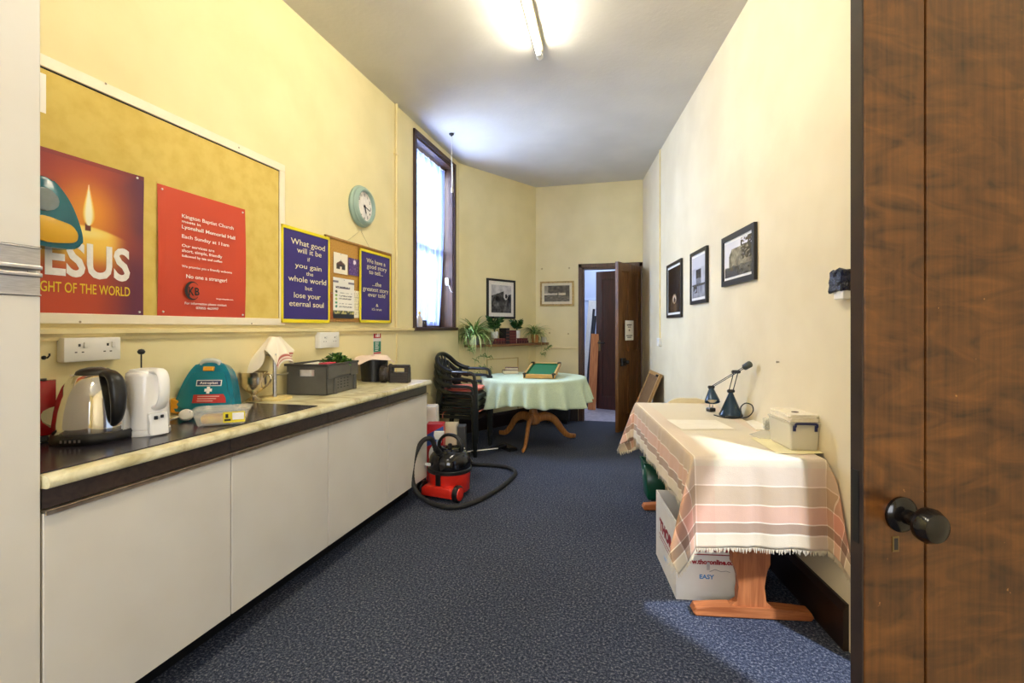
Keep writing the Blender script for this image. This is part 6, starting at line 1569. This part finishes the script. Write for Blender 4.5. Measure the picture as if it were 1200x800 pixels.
# cream chair at the far end
pc = onR(sF+.20, .20); t = thing('dining_chair', 'cream chair with a rounded back at the far end of the trestle table', 'chair', pc, RROT-PI/2)
M_CC = plain('cream_plastic', S(226,214,178), S(218,204,166), scale=10, rough=.4)
b = B(); b.box(-.17, .17, -.19, .16, .425, .445, bev=.008); b.done('seat', M_CC, t)
zc_t = DP(802, 464.5, (pc-CAM).dot(FW)-.1).z
prof = rr([(-.17, .50), (0, .49), (.17, .50), (.183, .62), (.16, zc_t-.045), (.08, zc_t-.004), (0, zc_t), (-.08, zc_t-.004), (-.16, zc_t-.045), (-.183, .62)], 5)
B().prism(prof, .165, .19, bev=.008).done('backrest', M_CC, t, smooth=40)
for sx in (-1, 1):
    B().tube([(sx*.15, -.17, .43), (sx*.16, -.18, 0)], .014, 10).done('leg', M_CC, t, smooth=60)
    B().tube([(sx*.14, .178, .55), (sx*.145, .16, .43), (sx*.16, .20, 0)], .014, 10).done('leg', M_CC, t, smooth=60)

# delivery box under the table
pz = ZP(790.5, 702, 0); pz2 = ZP(770.5, 649, 0); sB = (pz-R0).dot(RU); vB = ((pz-R0).dot(RN)+(pz2-R0).dot(RN))/2
wB, dB, hB = .325, (pz2-R0).dot(RU)-sB, .372; bc = onR(sB+dB/2+.0, vB-wB/2)
t = thing('cardboard_box', 'open white cardboard box with red printed lettering under the trestle table', 'box', bc, RROT)
M_WB = plain('white_box_card', S(232,228,220), S(226,220,210), scale=8, rough=.6); th = .005
b = B(); b.box(-dB/2, dB/2, -wB/2, -wB/2+th, 0.001, hB); b.box(-dB/2, dB/2, wB/2-th, wB/2, 0.001, hB); b.box(-dB/2, -dB/2+th, -wB/2+th, wB/2-th, 0.001, hB); b.box(dB/2-th, dB/2, -wB/2+th, wB/2-th, 0.001, hB); b.box(-dB/2+th, dB/2-th, -wB/2+th, wB/2-th, .001, .006); b.done('carton', M_WB, t)
M_RT = plain('red_print', S(158,34,44), rough=.6); M_BT = plain('blue_print', S(70,140,200), rough=.6); M_GT = plain('grey_print', S(150,146,146), rough=.6)
lab(text([('THOR', .02*dB, hB*.52, hB*.16, dB*.62, 'C', .06)], M_RT, t, -wB/2-.0008), 'red lettering')
b = B(); b.box(-dB*.30, dB*.34, -wB/2-.0012, -wB/2-.0002, hB*.44, hB*.455); b.box(-dB*.28, dB*.34, -wB/2-.0012, -wB/2-.0002, hB*.39, hB*.400); b.done('red_rule', M_RT, t)
lab(text([('EASY', 0, hB*.20, hB*.05, None, 'C', .03)], plain('pale_blue_print', S(170,200,228), rough=.6), t, -wB/2-.0008), 'pale blue lettering')
fm = T(dB/2+.0008, 0, 0) @ Rz(PI/2)
for ln, mm in (([('THOR', 0, hB*.645, hB*.19, wB*.78, 'C', .06)], M_RT), ([('www.thoronline.co.uk', .005, hB*.475, hB*.06, wB*.86, 'C', .05)], M_RT), ([('EASY', -wB*.06, hB*.285, hB*.055, wB*.21, 'C', .03)], M_BT), ([('THE EXPERIENCED TOOL SPECIALISTS', .0, hB*.60, hB*.022, wB*.74, 'C', .02)], M_RT)):
    if 'EXPERIENCED' in ln[0][0]: continue
    o = text(ln, mm, t, 0); o.matrix_local = fm
b = B(); b.box(-.0004, .0004, -wB*.34, wB*.36, hB*.59, hB*.602, M=T(dB/2+.0006, 0, 0)); o = b.done('red_rule', M_RT, t)
b = B(); b.tube([fm @ Vector((x, 0, z)) for x, z in ((-wB*.02, hB*.38), (wB*.06, hB*.41), (wB*.14, hB*.385), (wB*.22, hB*.395), (wB*.27, hB*.38))], .0012, 6); b.done('grey_line_mark', M_GT, t)
b = B(); b.box(-.0004, .0004, -.008, .006, hB*.40, hB*.50, M=T(dB/2+.0006, -.012, 0)); b.done('tape_mark', plain('pale_grey_print', S(190,186,184), rough=.6), t)
# green bin
pg = DP(763, 590, 3.80); t = thing('waste_bin', 'dark green plastic bin under the far end of the trestle table', 'bin', (pg.x+.035, pg.y, 0), RROT)
M_GB = plain('dark_green_plastic', S(14,82,58), S(10,70,48), scale=8, rough=.3)
b = B(); b.frustum(.16, .15, .20, .20, .001, .275, bev=.012, open_top=True); b.done('bin', M_GB, t, thick=.003, smooth=40)
b = B(); 
for q in ((-.106, .106, -.106, -.096), (-.106, .106, .096, .106), (-.106, -.096, -.096, .096), (.096, .106, -.096, .096)): b.box(q[0], q[1], q[2], q[3], .2755, .286)
b.done('rim', M_GB, t)
b = B(); b.box(-.012, .012, -.0975, -.0955, .17, .21); lab(b.done('sticker', M_WHITE, t), 'small white sticker')
# ------------------------------------------------------------------ light
def light(name, kind, loc, energy, col, rot=None, **k):
    l = bpy.data.lights.new(name, kind); l.energy = energy; l.color = col
    for a, v in k.items(): setattr(l, a, v)
    o = bpy.data.objects.new(name, l); COL.objects.link(o); o.location = loc
    if rot is not None: o.rotation_euler = rot
    return o
wd = bpy.data.worlds.new('sky'); SC.world = wd; wd.use_nodes = True
bg = wd.node_tree.nodes['Background']; bg.inputs[0].default_value = (.62,.76,1.0,1); bg.inputs[1].default_value = .4
# daylight outside the tall window
def aim(o, d): o.rotation_euler = Vector(d).to_track_quat('-Z', 'Y').to_euler()
l = light('daylight_window', 'AREA', (-.85, (WY0+WY1)/2+.1, (WZ0+WZ1)/2+.3), 190, (.66,.79,1.0), shape='RECTANGLE', size=1.3, size_y=2.0); aim(l, (1, 0, -.25))
l = light('fill_light_end', 'AREA', (RF.x-(FWX[0]+FWX[1])/2, YF-.35, 1.85), 34, (.95,.96,1.0), shape='RECTANGLE', size=1.9, size_y=1.8); aim(l, (0, 1, -.1))  # fill lamp added outside the unseen end window to lift overall brightness
# sunlight through the doorway in the right wall
sd = (RT*-.5 + FW*.866).normalized()
l = light('sun', 'SUN', (5, -4, 6), 2.1, (.72,.80,1.0), angle=R(2.5)); aim(l, Vector((sd.x, sd.y, -1.22)))
# daylight in the room beyond
l = light('daylight_beyond', 'AREA', (2.0, 8.4, 3.2), 26, (.78,.86,1.0), shape='RECTANGLE', size=1.6, size_y=1.8); aim(l, (0, 0, -1))

cam = bpy.data.cameras.new('camera'); co = bpy.data.objects.new('camera', cam); COL.objects.link(co)
co.location = CAM; co.rotation_euler = (PI/2, 0, YAW)
cam.sensor_width = 36; cam.lens = 36*F/1200; cam.shift_y = -(400-HZ)/1200; cam.clip_start = .02
SC.camera = co
vs = SC.view_settings; vs.view_transform = 'Standard'; vs.look = 'None'; vs.gamma = 1; vs.exposure = 1.55; vs.use_curve_mapping = False
SC.cycles.max_bounces = 10; SC.cycles.diffuse_bounces = 6; SC.cycles.transparent_max_bounces = 16; SC.cycles.caustics_reflective = False; SC.cycles.caustics_refractive = False
SC.cycles.sample_clamp_indirect = 6
